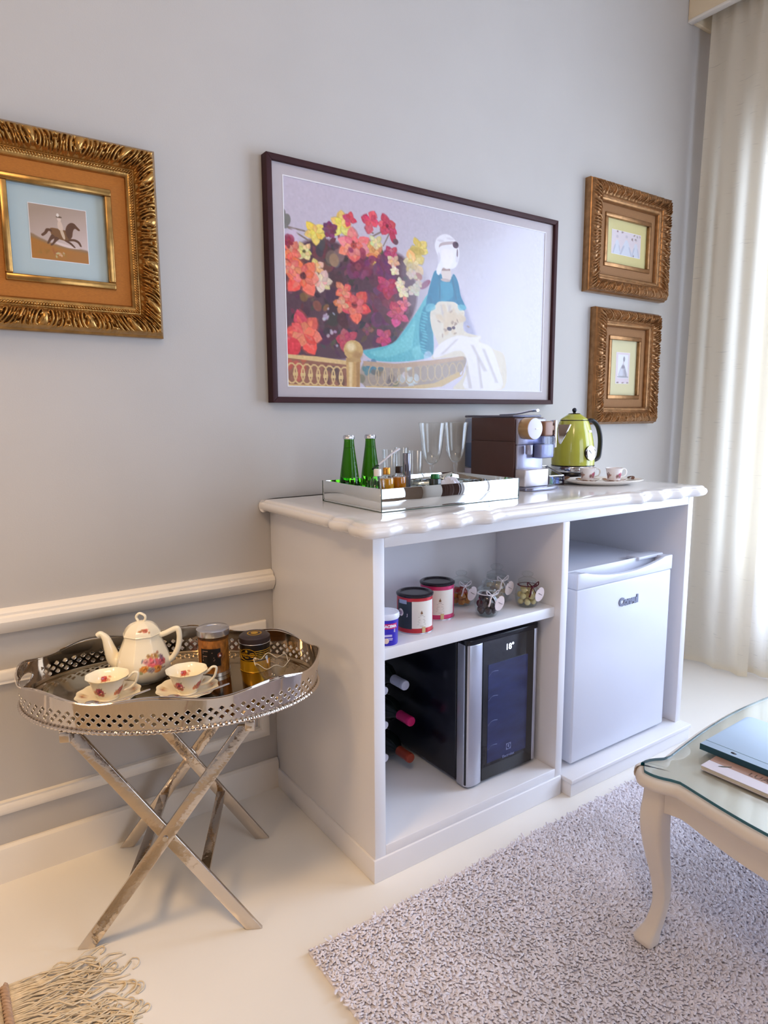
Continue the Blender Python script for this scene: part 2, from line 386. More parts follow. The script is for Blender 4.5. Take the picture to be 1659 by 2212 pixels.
    flower(95,140.8,16.1,13.4,4,(225,110,85),(235,140,110),None,0.90,0.85); flower(91.4,161,14.5,12,4,(225,130,85),(235,160,120),None,0.20,0.85); flower(193.1,166.3,24,18.6,5,(200,60,95),(212,90,120),None,0.50,0.85)
    flower(204.7,149.8,14.5,11.4,4,(215,95,105),(225,120,130),None,0.10,0.85); flower(28.2,206.5,33.3,28.8,6,(235,85,70),(242,120,100),None,0.15,0.85); ell((225,50,60),11.3,225.6,12.5,12.4,2,1,0.0)
    flower(98.7,211.5,21.7,18,5,(178,55,75),(195,80,95),None,0.60,0.85); flower(166.8,204.8,17,13.5,5,(190,55,95),(205,80,115),None,0.20,0.85); flower(137.3,194.1,11.7,9.4,4,(120,70,70),(135,90,80),None,0.00,0.85)
    flower(181.6,79.8,14.2,11,5,(185,50,85),(205,100,120),None,0.30,0.85); flower(185.1,90.4,12.8,9.9,5,(230,170,130),(238,190,150),None,0.20,0.85); flower(234.2,65.3,20.8,15.8,5,(228,196,100),(238,210,130),None,0.40,0.8)
    ell((205,175,80),230.5,69.5,14.8,6.2,2,1,0.0); flower(222.4,88.2,24.4,18.4,5,(236,205,110),(244,222,150),None,0.70,0.75); ell((190,110,90),231.3,107.5,9.8,6.2,1.5,1,0.0)
    flower(219.4,104.5,12.6,9.6,5,(240,218,170),(248,232,200),None,0.62,0.8); flower(197.5,121.8,11.6,8.9,5,(240,218,170),(248,232,200),None,0.74,0.8); flower(203.3,131.5,12.4,9.6,5,(240,218,170),(248,232,200),None,0.80,0.8)
    flower(225,127.5,14.1,10.8,5,(240,218,170),(248,232,200),None,0.94,0.8); flower(187.5,103.4,10.7,8.3,5,(240,218,170),(248,232,200),None,0.74,0.8); flower(234.3,117.1,9,6.8,5,(240,218,170),(248,232,200),None,0.92,0.8)
    poly((150,148,180),[(317,116),(338,156),(356,192),(335,190),(321,152)],8,0.6,1); poly((165,155,165),[(201,88),(242,95),(253,128),(227,165),(205,127)],10,0.4,1)
    poly((96,180,190),[(253,131),(231,159),(205,190),(183,211),(147,221),(128,226),(147,238),(190,239),(235,234),(262,224),(263,186),(259,151)],1.3,1,1)
    poly((128,206,208),[(227,174),(205,198),(168,220),(140,227),(168,234),(212,221),(238,211),(235,232),(220,223)],3,0.7,1); poly((44,124,150),[(244,152),(235,182),(238,217),(254,228),(264,221),(261,180),(257,154)],2.5,0.8,1)
    ell((95,185,200),244,160.8,6.1,1.5,1,0.7,0.2); ell((95,185,200),246.6,165.3,6.1,1.5,1,0.7,0.2); ell((95,185,200),246.8,169.9,6.1,1.5,1,0.7,0.2); ell((95,185,200),244.5,174.7,6.1,1.5,1,0.7,0.2)
    ell((95,185,200),241.7,179.6,6.1,1.5,1,0.7,0.2); ell((95,185,200),241.2,184.3,6.1,1.5,1,0.7,0.2); ell((95,185,200),243.3,188.8,6.1,1.5,1,0.7,0.2); ell((95,185,200),246.1,193.3,6.1,1.5,1,0.7,0.2)
    ell((95,185,200),247.2,198,6.2,1.5,1,0.7,0.2); ell((95,185,200),245.4,202.8,6.1,1.5,1,0.7,0.2); ell((95,185,200),242.5,207.7,6.1,1.5,1,0.7,0.2); ell((95,185,200),241.1,212.4,6.1,1.5,1,0.7,0.2)
    ell((95,185,200),242.6,217.1,6.1,1.5,1,0.7,0.2); ell((95,185,200),245.5,221.6,6.1,1.5,1,0.7,0.2)
    poly((222,210,190),[(271,143),(301,138),(321,147),(330,154),(329,183),(367,190),(365,198),(396,209),(424,220),(426,274),(366,279),(307,279),(327,259),(335,227),(294,228),(258,231),(275,212),(261,186),(257,160)],1.3,1,1)
    poly((236,230,236),[(275,209),(314,192),(347,193),(367,189),(363,199),(391,207),(410,240),(416,276),(332,277),(340,243),(322,215),(266,230)],2.5,0.9,1); poly((190,178,175),[(278,224),(285,223),(317,197),(311,198)],3,0.6,0)
    poly((190,178,175),[(344,205),(351,205),(383,247),(375,248)],3,0.6,0); poly((190,178,175),[(370,210),(377,210),(410,266),(403,266)],3,0.6,0); poly((190,178,175),[(332,240),(339,240),(349,277),(341,277)],3,0.6,0)
    poly((190,178,175),[(358,226),(364,226),(374,276),(368,277)],3,0.6,0); poly((190,178,175),[(278,146),(284,146),(288,169),(282,170)],3,0.6,0); poly((190,178,175),[(294,145),(300,144),(302,168),(296,169)],3,0.6,0)
    ell((218,196,165),314.4,167.7,8.3,4.5,1.5,0.7,0.2); ell((218,196,165),317.7,160.8,8.3,4.5,1.5,0.7,5.9); ell((218,196,165),304.2,163.4,8.1,4.5,1.5,0.7,5.7); ell((218,196,165),285.4,169.4,8,4.4,1.5,0.7,2.9)
    ell((218,196,165),278,165.2,7.9,4.4,1.5,0.7,3.4); ell((218,196,165),308.5,166.7,8.1,4.5,1.5,0.7,0.1); ell((218,196,165),292.1,184.4,8.1,4.5,1.5,0.7,1.8); ell((218,196,165),298,160.9,8.1,4.5,1.5,0.7,4.8)
    ell((218,196,165),299.8,161.3,8.1,4.5,1.5,0.7,5.0); ell((218,196,165),290.3,163.8,8,4.4,1.5,0.7,3.9); ell((218,196,165),324.7,165.2,8.3,4.5,1.5,0.7,0.0); ell((218,196,165),300,173.5,8.1,4.5,1.5,0.7,1.3)
    ell((218,196,165),324.5,163.1,8.3,4.5,1.5,0.7,6.2); ell((218,196,165),290.2,185,8.1,4.5,1.5,0.7,1.8); ell((218,196,165),275.5,165.4,7.9,4.4,1.5,0.7,3.4); ell((218,196,165),305.5,183.5,8.1,4.5,1.5,0.7,1.3)
    ell((218,196,165),286.2,151.2,8,4.4,1.5,0.7,4.3); ell((218,196,165),307.5,161.2,8.1,4.5,1.5,0.7,5.6); ell((218,196,165),290.7,172.2,8,4.4,1.5,0.7,2.3); ell((218,196,165),301.8,170.4,8.1,4.5,1.5,0.7,0.9)
    ell((218,196,165),290.7,179.5,8.1,4.5,1.5,0.7,1.9); ell((218,196,165),319.9,165.6,8.3,4.5,1.5,0.7,0.0); ell((218,196,165),290.1,174.6,8,4.5,1.5,0.7,2.1); ell((218,196,165),304.4,156.6,8.1,4.4,1.5,0.7,5.1)
    ell((218,196,165),290.1,177.5,8,4.5,1.5,0.7,2.0); ell((218,196,165),294.9,162.8,8.1,4.4,1.5,0.7,4.4); ell((160,130,110),304.5,172.1,3.7,1.5,1,0.6,2.2); ell((160,130,110),302.9,171,3.7,1.5,1,0.6,2.4)
    ell((160,130,110),287.9,183.6,3.6,1.5,1,0.6,0.0); ell((160,130,110),310.7,174,3.7,1.5,1,0.6,2.9); ell((160,130,110),310,188.4,3.7,1.5,1,0.6,2.8); ell((160,130,110),314.5,168.4,3.7,1.5,1,0.6,1.1)
    ell((160,130,110),275.2,171.9,3.6,1.5,1,0.6,0.3); ell((160,130,110),300.7,154.6,3.7,1.5,1,0.6,2.6); ell((160,130,110),338.3,175.8,3.8,1.5,1,0.6,0.3); ell((160,130,110),290,185.3,3.6,1.5,1,0.6,2.8)
    ell((160,130,110),282.8,193.5,3.6,1.5,1,0.6,1.6); ell((160,130,110),296.2,181.3,3.6,1.5,1,0.6,0.5); ell((160,130,110),309,174.9,3.7,1.5,1,0.6,2.1); ell((160,130,110),310.4,172,3.7,1.5,1,0.6,0.1)
    ell((70,50,70),297.3,182,5.3,3,1,1,0.0); ell((90,60,80),306.2,179.9,3.7,2.4,1,1,0.0)
    poly((38,122,156),[(267,94),(280,99),(298,105),(305,95),(315,107),(321,128),(332,145),(326,150),(311,140),(297,139),(275,141),(265,149),(249,155),(251,134),(259,110)],1.3,1,1)
    poly((62,152,180),[(275,113),(300,110),(305,129),(289,139),(275,136)],2,0.8,1); poly((30,100,130),[(273,100),(277,100),(279,137),(275,138)],1.5,0.7,0); poly((30,100,130),[(300,100),(304,100),(313,134),(309,135)],1.5,0.7,0)
    poly((30,100,130),[(253,134),(257,134),(263,148),(259,148)],1.5,0.7,0); poly((110,185,200),[(249,149),(263,145),(267,153),(250,159)],1.5,0.8,1); poly((110,185,200),[(315,143),(330,142),(333,148),(319,151)],1.5,0.8,1)
    poly((222,205,195),[(281,85),(296,83),(300,100),(296,106),(284,106),(280,99)],1.3,1,1); ell((190,170,165),288.4,106.5,10.3,2.6,1,1,0.0); poly((170,140,130),[(280,89),(298,87),(298,91),(280,93)],1,1,0)
    poly((238,234,240),[(266,59),(269,46),(280,38),(292,36),(304,40),(313,49),(317,63),(312,81),(300,88),(284,87),(275,100),(269,95),(274,77)],1.6,1,1)
    poly((245,238,240),[(281,61),(302,59),(304,73),(296,87),(286,88),(280,76)],2,1,1); ell((214,206,216),274.3,73.9,3.1,8.6,2,0.7,0.0); ell((214,206,216),312,69.2,2.8,8.2,2,0.7,0.0); ell((214,206,216),278,47.5,7,1.7,2,0.7,0.0)
    ell((214,206,216),297.6,41.9,8,1.7,2,0.7,0.0); poly((175,150,150),[(274,58),(280,50),(308,45),(314,53),(307,49),(282,54)],1,0.7,1); ell((92,60,75),309,49.7,6.4,5.3,1.1,1,0.0); ell((60,40,55),311,48.3,2.4,2.3,1,1,0.0)
    ell((110,85,95),312.8,61.8,1.6,6.5,1,0.8,0.0); poly((150,95,70),[(3,237),(49,238),(100,243),(99,281),(2,281)],1.3,1,0); blob((205,80,65),20.9,253.8,9.1,7.8,8,13.6,11.8,15,0.6)
    blob((95,60,50),73.5,262.8,7.7,6.5,8,12.8,10.8,12,0.6); poly((170,152,136),[(128,243),(168,244),(223,238),(282,233),(330,225),(332,240),(315,257),(282,271),(223,280),(133,280)],1.5,1,1)
    blob((75,120,140),140.2,252.4,7.5,6.2,8,10.3,8.5,15,0.7); blob((215,215,215),223.3,255.5,9.8,7.6,10,22.7,17.6,15,0.6); blob((120,105,90),168.1,265.8,7.9,6.3,8,17.9,14.2,15,0.6); ring((222,186,125),8.2,261.6,9.5,15,2.4)
    ring((222,186,125),20.1,262,9.6,15.3,2.4); ring((222,186,125),32.2,262.5,9.8,15.3,2.4); ring((222,186,125),44.5,263.1,10,15.5,2.4); ring((222,186,125),57,263.6,10,15.7,2.4); ring((222,186,125),69.6,264.1,10.2,15.8,2.4)
    ring((222,186,125),82.5,264.7,10.3,15.8,2.4); ring((222,186,125),95.5,265.2,10.5,16,2.4); poly((226,192,130),[(10,261),(18,260),(18,265),(10,265)],1,1,0); poly((226,192,130),[(22,261),(30,261),(30,265),(22,266)],1,1,0)
    poly((226,192,130),[(34,262),(42,261),(42,266),(34,266)],1,1,0); poly((226,192,130),[(47,262),(55,262),(54,266),(47,266)],1,1,0); poly((226,192,130),[(59,262),(67,262),(67,267),(59,267)],1,1,0)
    poly((226,192,130),[(72,263),(80,263),(80,267),(72,267)],1,1,0); poly((226,192,130),[(85,263),(93,263),(93,268),(85,268)],1,1,0); ring((196,170,135),147,261.2,10.5,16.5,1.8); ring((196,170,135),160.4,260.6,10.3,16.1,1.8)
    ring((196,170,135),173.9,259.8,10.1,15.8,1.8); ring((196,170,135),187.7,259,10,15.3,1.8); ring((196,170,135),201.6,258,9.8,15,1.8); ring((196,170,135),215.8,257,9.6,14.7,1.8); ring((196,170,135),230.2,255.8,9.4,14.3,1.8)
    ring((196,170,135),244.7,254.4,9.2,14,1.8); ring((196,170,135),259.6,253.1,8.9,13.5,1.8); ring((196,170,135),274.7,251.5,8.8,13.2,1.8); ring((196,170,135),289.9,249.9,8.5,12.7,1.8); ring((196,170,135),305.4,248.1,8.3,12.4,1.8)
    ring((196,170,135),321.2,246.2,8,12,1.8); poly((226,190,130),[(3,236),(49,237),(100,241),(100,247),(49,244),(3,241)],1,1,0); poly((214,178,112),[(2,277),(99,278),(99,282),(2,282)],1,1,0)
    poly((190,158,130),[(128,240),(190,242),(266,233),(328,224),(330,230),(266,240),(190,249),(130,247)],1.2,1,0); poly((206,176,125),[(133,277),(205,277),(266,270),(319,250),(323,257),(282,275),(223,281),(133,281)],1.2,1,0)
    poly((206,160,95),[(98,237),(123,238),(122,282),(99,282)],1.3,1,0); poly((240,214,160),[(103,240),(110,240),(108,281),(103,281)],3,0.8,0); poly((160,115,60),[(116,239),(123,239),(121,281),(116,281)],3,0.7,0)
    ell((205,165,100),111.3,225.3,17.2,14.9,1.2,1,0.0); ell((242,222,175),106.8,220.6,8,6.6,5,0.8,0.0); ell((160,115,65),118.3,232.4,8.8,5.5,6,0.6,0.0); poly((190,150,90),[(100,237),(123,236),(125,242),(98,243)],1.2,1,0)
    return cvs

# ================================================================== THE ROOM
M_WALL = mat('wall_paint', (188, 184, 181), 0.62, noise=0.03, nscale=3, bump=0.05, bscale=240)
M_TRIM = mat('trim_paint', (232, 226, 218), 0.42, noise=0.02, nscale=8)
M_FLOOR = mat('floor_enamel', (232, 228, 222), 0.24, noise=0.03, nscale=2.2, bump=0.015, bscale=18)
M_CEIL = mat('ceiling_paint', (226, 222, 216), 0.8, noise=0.02, nscale=5)
M_REAR = mat('rear_wall_paint', (132, 114, 100), 0.7, noise=0.05, nscale=4)
M_WHITE = mat('white_lacquer', (229, 228, 232), 0.28, noise=0.015, nscale=6, bump=0.01, bscale=30)
M_STONE = mat('worktop_lacquer', (238, 234, 232), 0.13, noise=0.02, nscale=9, coat=0.3)

RX0, RX1, RY0, CEIL = -3.0, 2.25, -4.2, 3.15
struct(G().box(RX0-.15, RX1+.2, RY0-.15, .15, -.1, 0).obj('floor', M_FLOOR, smooth=0))
struct(G().box(RX0-.15, RX1+.2, RY0-.15, .15, CEIL, CEIL+.1).obj('ceiling', M_CEIL, smooth=0))
struct(G().box(RX0-.15, RX1+.2, 0, .12, 0, CEIL).obj('wall_back', M_WALL, smooth=0))
struct(G().box(RX0-.12, RX0, RY0, 0, 0, CEIL).obj('wall_left', M_WALL, smooth=0))
def wall_with_hole(name, m, a0, a1, h0, h1, z0, z1, plane, t, axis):
    g = G()
    for (p, q, c, d) in ((a0, h0, 0, CEIL), (h1, a1, 0, CEIL), (h0, h1, 0, z0), (h0, h1, z1, CEIL)):
        if axis == 'x': g.box(plane, plane+t, p, q, c, d)
        else: g.box(p, q, plane-t, plane, c, d)
    return struct(g.obj(name, m, smooth=0))
WY0, WY1, WZ0, WZ1 = -2.45, -0.36, 0.06, 2.38
wall_with_hole('wall_right', M_WALL, RY0, 0, WY0, WY1, WZ0, WZ1, RX1, .2, 'x')
wall_with_hole('wall_rear', M_REAR, RX0, RX1, 0.15, 1.65, 0.55, 2.45, RY0, .12, 'y')

# window behind the sheer curtain: white frame, mullions, frosted lower panel
win = struct(bpy.data.objects.new('window_1', None)); COL.objects.link(win); win.location = (RX1+.07, 0, 0)
M_WINF = mat('window_frame_paint', (240, 240, 240), 0.4)
g = G(); t = .05
for y in (WY0+t/2, -1.76, -1.06, WY1-t/2): g.box(-.03, .03, y-t/2, y+t/2, WZ0, WZ1)
for z in (WZ0+t/2, .47, WZ1-t/2): g.box(-.03, .03, WY0, WY1, z-t/2, z+t/2)
g.obj('window_frame', M_WINF, win, smooth=0)
for y0, y1 in ((WY0+t, -1.785), (-1.735, -1.085), (-1.035, WY1-t)):
    G().box(-.004, .004, y0, y1, .495, WZ1-t).obj('pane', glass_mat('window_glass'), win, smooth=0)
    G().box(-.005, .005, y0, y1, WZ0+t, .445).obj('lower_panel', cloth_mat('frosted_panel', (225, 228, 235), .8, .15), win, smooth=0)

# skirting and wall mouldings
M_BASE = M_TRIM
def mould(name, prof, x0, x1):
    """horizontal moulding along the back wall; prof lists (depth from wall, z)"""
    return struct(G().prism_x([(-d, z) for d, z in prof][::-1], x0, x1).obj(name, M_TRIM, smooth=30))
mould('baseboard_back', [(0, 0), (.016, 0), (.016, .082), (.013, .092), (.006, .098), (0, .098)], RX0, -.002)
mould('baseboard_far', [(0, 0), (.016, 0), (.016, .082), (.013, .092), (.006, .098), (0, .098)], 1.41, RX1)
mould('trim_1', [(0, .660), (.012, .660), (.020, .667), (.028, .680), (.030, .692), (.026, .702), (.018, .706), (.018, .712), (.012, .718), (0, .722)], RX0, -.002)
pan = [(0, 0), (.008, 0), (.012, .006), (.014, .014), (.012, .022), (.008, .028), (.010, .034), (0, .036)]
def panel_box(name, x0, x1, z0, z1):
    w = .036; rings = []
    for (d, h) in pan:
        rings.append([(x0+h, -d, z0+h), (x1-h, -d, z0+h), (x1-h, -d, z1-h), (x0+h, -d, z1-h)])
    return struct(G().loops(rings, False, False).obj(name, M_TRIM, smooth=30))
panel_box('trim_2', -2.2, -.027, .182, .563)

# ================================================================== PELMET AND SHEER CURTAIN
M_PELM = mat('pelmet_cream', (226, 208, 178), 0.6, noise=0.03, nscale=6)
pel = thing('curtain_pelmet', 'cream box pelmet above the sheer curtain, fixed under the ceiling', 'pelmet', (2.16, -1.6, 2.9))
box('front_board', M_PELM, pel, -.085, -.065, -1.6, 1.599, 0, .249, .002)
box('end_board', M_PELM, pel, -.065, .089, 1.58, 1.599, 0, .249, .001)
box('lower_rail', M_TRIM, pel, -.087, -.055, -1.6, 1.599, -.006, .006, .002)
box('track', mat('curtain_track', (215, 212, 205), .4), pel, -.03, .0, -1.58, 1.57, .03, .05, .002)

M_SHEER = cloth_mat('sheer_voile', (248, 240, 224), .60, .05)
def curtain(name, label, y0, y1, x_top, x_bot, lam, amp, seed, ztop=2.945, flare=.05, fab=None):
    rnd = random.Random(seed); nz = 44; L = y0-y1; nf = max(3, round(L/lam)); ny = nf*14
    ph = [rnd.uniform(-.5, .5) for _ in range(nf+2)]; am = [rnd.uniform(.6, 1.25) for _ in range(nf+2)]
    V = []; F = []
    for j in range(nz+1):
        t = j/nz; z = ztop*(1-t)+.006*t + (0 if t < 1 else 0)
        for i in range(ny+1):
            s = i/ny; f = s*nf; k = int(min(f, nf-1)); w = f-k
            A = amp*(am[k]*(1-w)+am[k+1]*w); P_ = ph[k]*(1-w)+ph[k+1]*w
            hold = .35+.65*min(1, t*3.2)
            a = A*hold*(1+.25*math.sin(3*t+f))*math.sin(2*PI*f+P_*(1+1.5*t)) + .30*A*hold*math.sin(2*PI*f*.53+1.7+2*t+P_*3)
            if t < .06: a = .6*A*math.sin(2*PI*f*2)*(1-t/.06)+a*(t/.06)
            y = y0-s*L + (flare*t*(1-2*s)*(1 if s < .5 else .3)) + .3*A*math.sin(2*PI*f*1.0+1.2+P_)*hold
            V.append(((x_top+(x_bot-x_top)*t)+a, y, z))
    for j in range(nz):
        for i in range(ny):
            a = j*(ny+1)+i; F.append([a, a+ny+1, a+ny+2, a+1])
    g = G(); g.add(V, F)
    r = thing(name, label, 'curtain', ((x_top+x_bot)/2, (y0+y1)/2, 0)); o = r.location
    g.map(lambda x, y, z: (x-o.x, y-o.y, z-o.z)); g.obj('voile', fab or M_SHEER, r, smooth=180)
    h = G()
    for i in range(ny): pass
    hem = [(V[nz*(ny+1)+i][0]-o.x-.001, V[nz*(ny+1)+i][1]-o.y, .03) for i in range(ny+1)]
    hb = [(p[0], p[1], .004) for p in hem]; n = len(hem)
    h.add(hem+hb, [[i, n+i, n+i+1, i+1] for i in range(n-1)]); h.obj('hem', fab or M_SHEER, r, smooth=180)
    for k in range(nf):
        yk = y0-(k+.5)*L/nf
        G().tube([(x_top-o.x, yk-o.y, ztop-.012), (x_top-o.x-.006, yk-o.y, ztop+.004), (x_top-o.x+.006, yk-o.y, ztop+.014)], .0022, 6).obj('hook', mat('curtain_hook', (230, 228, 222), .4), r)
    return r
curtain('sheer_curtain', 'cream sheer voile curtain hanging in the wall corner behind the cabinet end', -.070, -.43, 2.150, 2.125, .105, .017, 3, flare=.03)
curtain('sheer_curtain', 'white sheer curtain panel hanging in front of the bright window', -.405, -1.12, 2.205, 2.192, .095, .013, 9, flare=.0)

curtain('brown_reflection_drape', 'unseen dark brown drape added so the mirrored tray reflects brown', -2.42, -3.02, 2.165, 2.160, .10, .03, 21, fab=mat('brown_reflection_drape', (74, 50, 44), .8, noise=.2, nscale=30, sheen=.3), flare=.0)  # added out of view in place of brown furniture the tray reflects

# ================================================================== SIDEBOARD CABINET
D = -.568
cab = thing('sideboard_cabinet', 'white lacquered open sideboard with shelf, divider and stepped plinth against grey wall', 'cabinet', (0, 0, 0))
box('side_panel', M_WHITE, cab, 0, .034, D, -.001, .063, .905)
box('side_panel', M_WHITE, cab, 1.342, 1.372, D, -.001, .060, .905)
box('divider', M_WHITE, cab, .682, .712, D, -.001, .060, .875)
box('top_rail', M_WHITE, cab, .034, 1.342, D, D+.05, .875, .905)
box('top_panel', M_WHITE, cab, .034, 1.342, D+.05, -.002, .885, .905)
box('bottom_panel', M_WHITE, cab, .034, .682, D, -.002, .063, .091)
box('shelf', M_WHITE, cab, .034, .682, -.546, -.29, .580, .611)
box('back_panel', M_WHITE, cab, .034, .682, -.290, -.278, .580, .875)
box('back_panel', M_WHITE, cab, .034, .682, -.016, -.004, .091, .580)
box('back_panel', M_WHITE, cab, .712, 1.342, -.030, -.018, .060, .885)
box('plinth', M_WHITE, cab, -.006, .706, D-.005, -.001, 0, .063)
pl = box('plinth', M_WHITE, cab, .716, 1.376, -.604, -.002, 0, .046)
box('plinth_cap', M_WHITE, pl, .712, 1.378, -.610, -.002, .046, .060, .003, 3)

# worktop with scalloped, moulded edge
def worktop_outline():
    x0, x1, yf = -.036, 1.392, -.598
    def scal(s):                                  # outward swell as a function of distance from a corner
        if s < .44:
            f = 1 if s < .36 else (.44-s)/.08
            return (.010+.009*math.cos(2*PI*(s-.02)/.112))*f
        return 0.0
    pts = [(x0, -.0015)]
    for i in range(1, 40):                        # left edge, wall to front corner
        y = -.0015+(yf+.03+.0015)*i/40; s = (y-yf)
        w = scal(max(0, s-.03)*1.15) if s < .22 else 0
        f = 1 if s < .15 else max(0, (.22-s)/.07)
        pts.append((x0-w*f*.8, y))
    for k in range(7):
        a = PI+k/6*PI/2; pts.append((x0+.022+.034*math.cos(a), yf+.018+.034*math.sin(a)))
    n = 150
    for i in range(1, n):
        x = x0+.03+(x1-x0-.06)*i/n; s = min(x-x0-.03, x1-.03-x)
        pts.append((x, yf-scal(s)))
    for k in range(7):
        a = 1.5*PI+k/6*PI/2; pts.append((x1-.022+.034*math.cos(a), yf+.018+.034*math.sin(a)))
    pts += [(x1, yf+.05), (x1, -.3), (x1, -.0015)]
    return pts
def offset(pts, d):
    r = []; n = len(pts)
    for i, p in enumerate(pts):
        a, b = Vector(pts[i-1]), Vector(pts[(i+1) % n]); t = (b-a).normalized(); nrm = Vector((-t.y, t.x))
        q = Vector(p)+nrm*d
        r.append((q.x, min(q.y, -.0015)))
    return r
wo = worktop_outline()
prof = [(.026, .905), (.012, .907), (.004, .912), (0, .919), (0, .925), (.003, .931), (.007, .934), (.010, .9345), (.012, .938), (.016, .941), (.019, .942)]
rings = [[(x, y, z) for x, y in offset(wo, d)] for d, z in prof]
rings.append([(min(max(x, .02), 1.336), min(max(y, -.54), -.0015), .942) for x, y in wo])
wt = G().loops(rings).obj('worktop', M_STONE, smooth=35)
tag(wt, 'glossy white worktop with scalloped moulded edge lying on the sideboard', 'worktop')
ZT = .942

# ================================================================== MINI FRIDGE
M_FR = mat('fridge_enamel', (216, 219, 231), 0.22, noise=0.01, nscale=5)
M_FRG = mat('fridge_seal', (150, 150, 156), 0.6)
fr = thing('mini_fridge', 'white compact refrigerator standing in the right bay of the sideboard', 'refrigerator', (1.026, -.3, .060))
fx0, fx1 = -.251, .251
box('body', M_FR, fr, fx0, fx1, -.195, .25, .022, .628, .004, 3)
box('door_seal', M_FRG, fr, fx0+.006, fx1-.006, -.205, -.195, .03, .62, .001)
dr = box('door', M_FR, fr, -.255, .255, -.255, -.205, .010, .590, .007, 3)
# cap with scooped grip
cap = []
for i in range(25):
    u = i/24; x = -.255+.51*u
    dip = 0 if abs(u-.5) > .42 else .028*math.cos((u-.5)/.42*PI/2)**.8
    cap.append((x, .640-dip))
G().prism_y([(-.255, .590), (.255, .590)]+cap[::-1], -.257, -.243).obj('grip_lip', M_FR, dr, bevel=.002)
G().box(-.255, .255, -.213, -.205, .590, .640).obj('grip_back', M_FR, dr, bevel=.002)
for x in (-.255, .215): G().box(x, x+.04, -.245, -.212, .590, .638).obj('grip_end', M_FR, dr, bevel=.002)
G().box(-.216, .216, -.244, -.212, .590, .598).obj('grip_floor', M_FR, dr, bevel=.001)
text_geo('Consul', .036, .003, .0022).map(lambda x, y, z: (x+.012, y-.2565, z+.513)).obj('logo_lettering', mat('silver_letter', (128, 132, 150), .25, .5), dr, smooth=0)
h = box('hinge_cover', M_FR, fr, .11, .252, -.222, -.168, .630, .642, .003)
G().lathe([(.006, 0), (.006, .008)], 12, .232, -.225, .626).obj('hinge_pin', M_FRG, h)
for x in (-.21, .21):
    for y in (-.17, .22): G().lathe([(.016, 0), (.016, .010), (.011, .012), (.011, .022)], 14, x, y, 0).obj('foot', mat('black_plastic', (28, 28, 30), .5), fr)

# ================================================================== WINE COOLER
M_BLK = mat('cooler_black', (13, 14, 26), 0.22, noise=.1, nscale=9)
M_ALU = mat('brushed_aluminium', (190, 192, 205), 0.32, metal=.85, bump=.03, bscale=220, stretch=(1, 1, .05))
wc = thing('wine_cooler', 'black thermoelectric wine cooler with silver-edged glass door on the cabinet floor', 'wine cooler', (.520, -.28, .091))
box('body', M_BLK, wc, -.148, .147, -.170, .235, .012, .452, .005, 3)
dr = box('door', M_BLK, wc, -.150, .149, -.216, -.176, .010, .458, .006, 3)
G().prism([(-.151, -.176), (-.151, -.208), (-.143, -.221), (-.128, -.224), (-.108, -.224), (-.090, -.220), (-.090, -.176)], .008, .446).obj('handle_bar', M_ALU, dr, bevel=.003, seg=3)
G().prism([(.126, -.176), (.126, -.219), (.136, -.221), (.147, -.214), (.151, -.200), (.151, -.176)], .012, .446).obj('edge_trim', M_ALU, dr, bevel=.002)
G().prism([(-.151, -.170), (-.151, -.208), (-.143, -.222), (-.128, -.225), (.136, -.222), (.148, -.214), (.152, -.200), (.152, -.170)], .446, .461).obj('top_cap', M_BLK, dr, bevel=.002)
G().box(.02, .105, -.200, -.180, .4612, .4622).obj('grip_slot', mat('slot_black', (4, 4, 6), .7), dr, smooth=0)
M_CG = mat('cooler_glass', (34, 44, 90), 0.10, noise=.25, nscale=12, stretch=(1, 1, 3), coat=.4)
gp = G().box(-.089, .125, -.2205, -.216, .012, .445).obj('glass_panel', mat('cooler_glass_edge', (10, 12, 20), .08, coat=.5), dr, smooth=0)
G().box(-.068, .098, -.2212, -.2206, .062, .372).obj('viewing_window', M_CG, gp, smooth=0)
M_LED = mat('display_white', (235, 240, 255), .5, emit=(225, 235, 255), estr=1.5)
text_geo('18°', .026, .0006, .0004).map(lambda x, y, z: (x+.019, y-.2212, z+.411)).obj('display_digits', M_LED, gp, smooth=0)
M_LG = mat('logo_grey', (120, 128, 170), .4)
def sq_ring(cx, cz, a, r, y):
    g = G(); n = 32; o = []; i_ = []
    for k in range(n):
        t = 2*PI*k/n; c, s_ = math.cos(t), math.sin(t); m = max(abs(c), abs(s_)); o.append((cx+a*c/m, y, cz+a*s_/m)); i_.append((cx+r*c, y, cz+r*s_))
    g.add(o+i_, [[k, (k+1) % n, n+(k+1) % n, n+k] for k in range(n)])
    g.add([(cx-r*.05, y, cz+r*.9), (cx+r*.42, y, cz+r*.62), (cx+r*.30, y, cz-r*.75), (cx-r*.55, y, cz-r*.05)], [(0, 1, 2, 3)])
    return g
sq_ring(.021, .092, .0105, .0085, -.2222).obj('logo_mark', M_LG, gp, smooth=0)
text_geo('Electrolux', .0125, .0005, .0002).map(lambda x, y, z: (x+.021, y-.2218, z+.063)).obj('logo_lettering', M_LG, gp, smooth=0)
for k, zz in enumerate((.345, .268, .190, .112)):
    pts = catmull([(-.066, -.2214, zz-.008), (-.055, -.2216, zz+.001), (-.042, -.2216, zz+.003), (-.028, -.2216, zz+.001)], 6)
    G().tube(pts, .0008, 5).obj('shelf_wire', mat('shelf_wire', (86, 92, 130), .4, .3), gp)
for x in (-.12, .12):
    for y in (-.15, .2): G().lathe([(.013, 0), (.013, .012)], 12, x, y, 0).obj('foot', mat('black_plastic', (28, 28, 30), .5), wc)

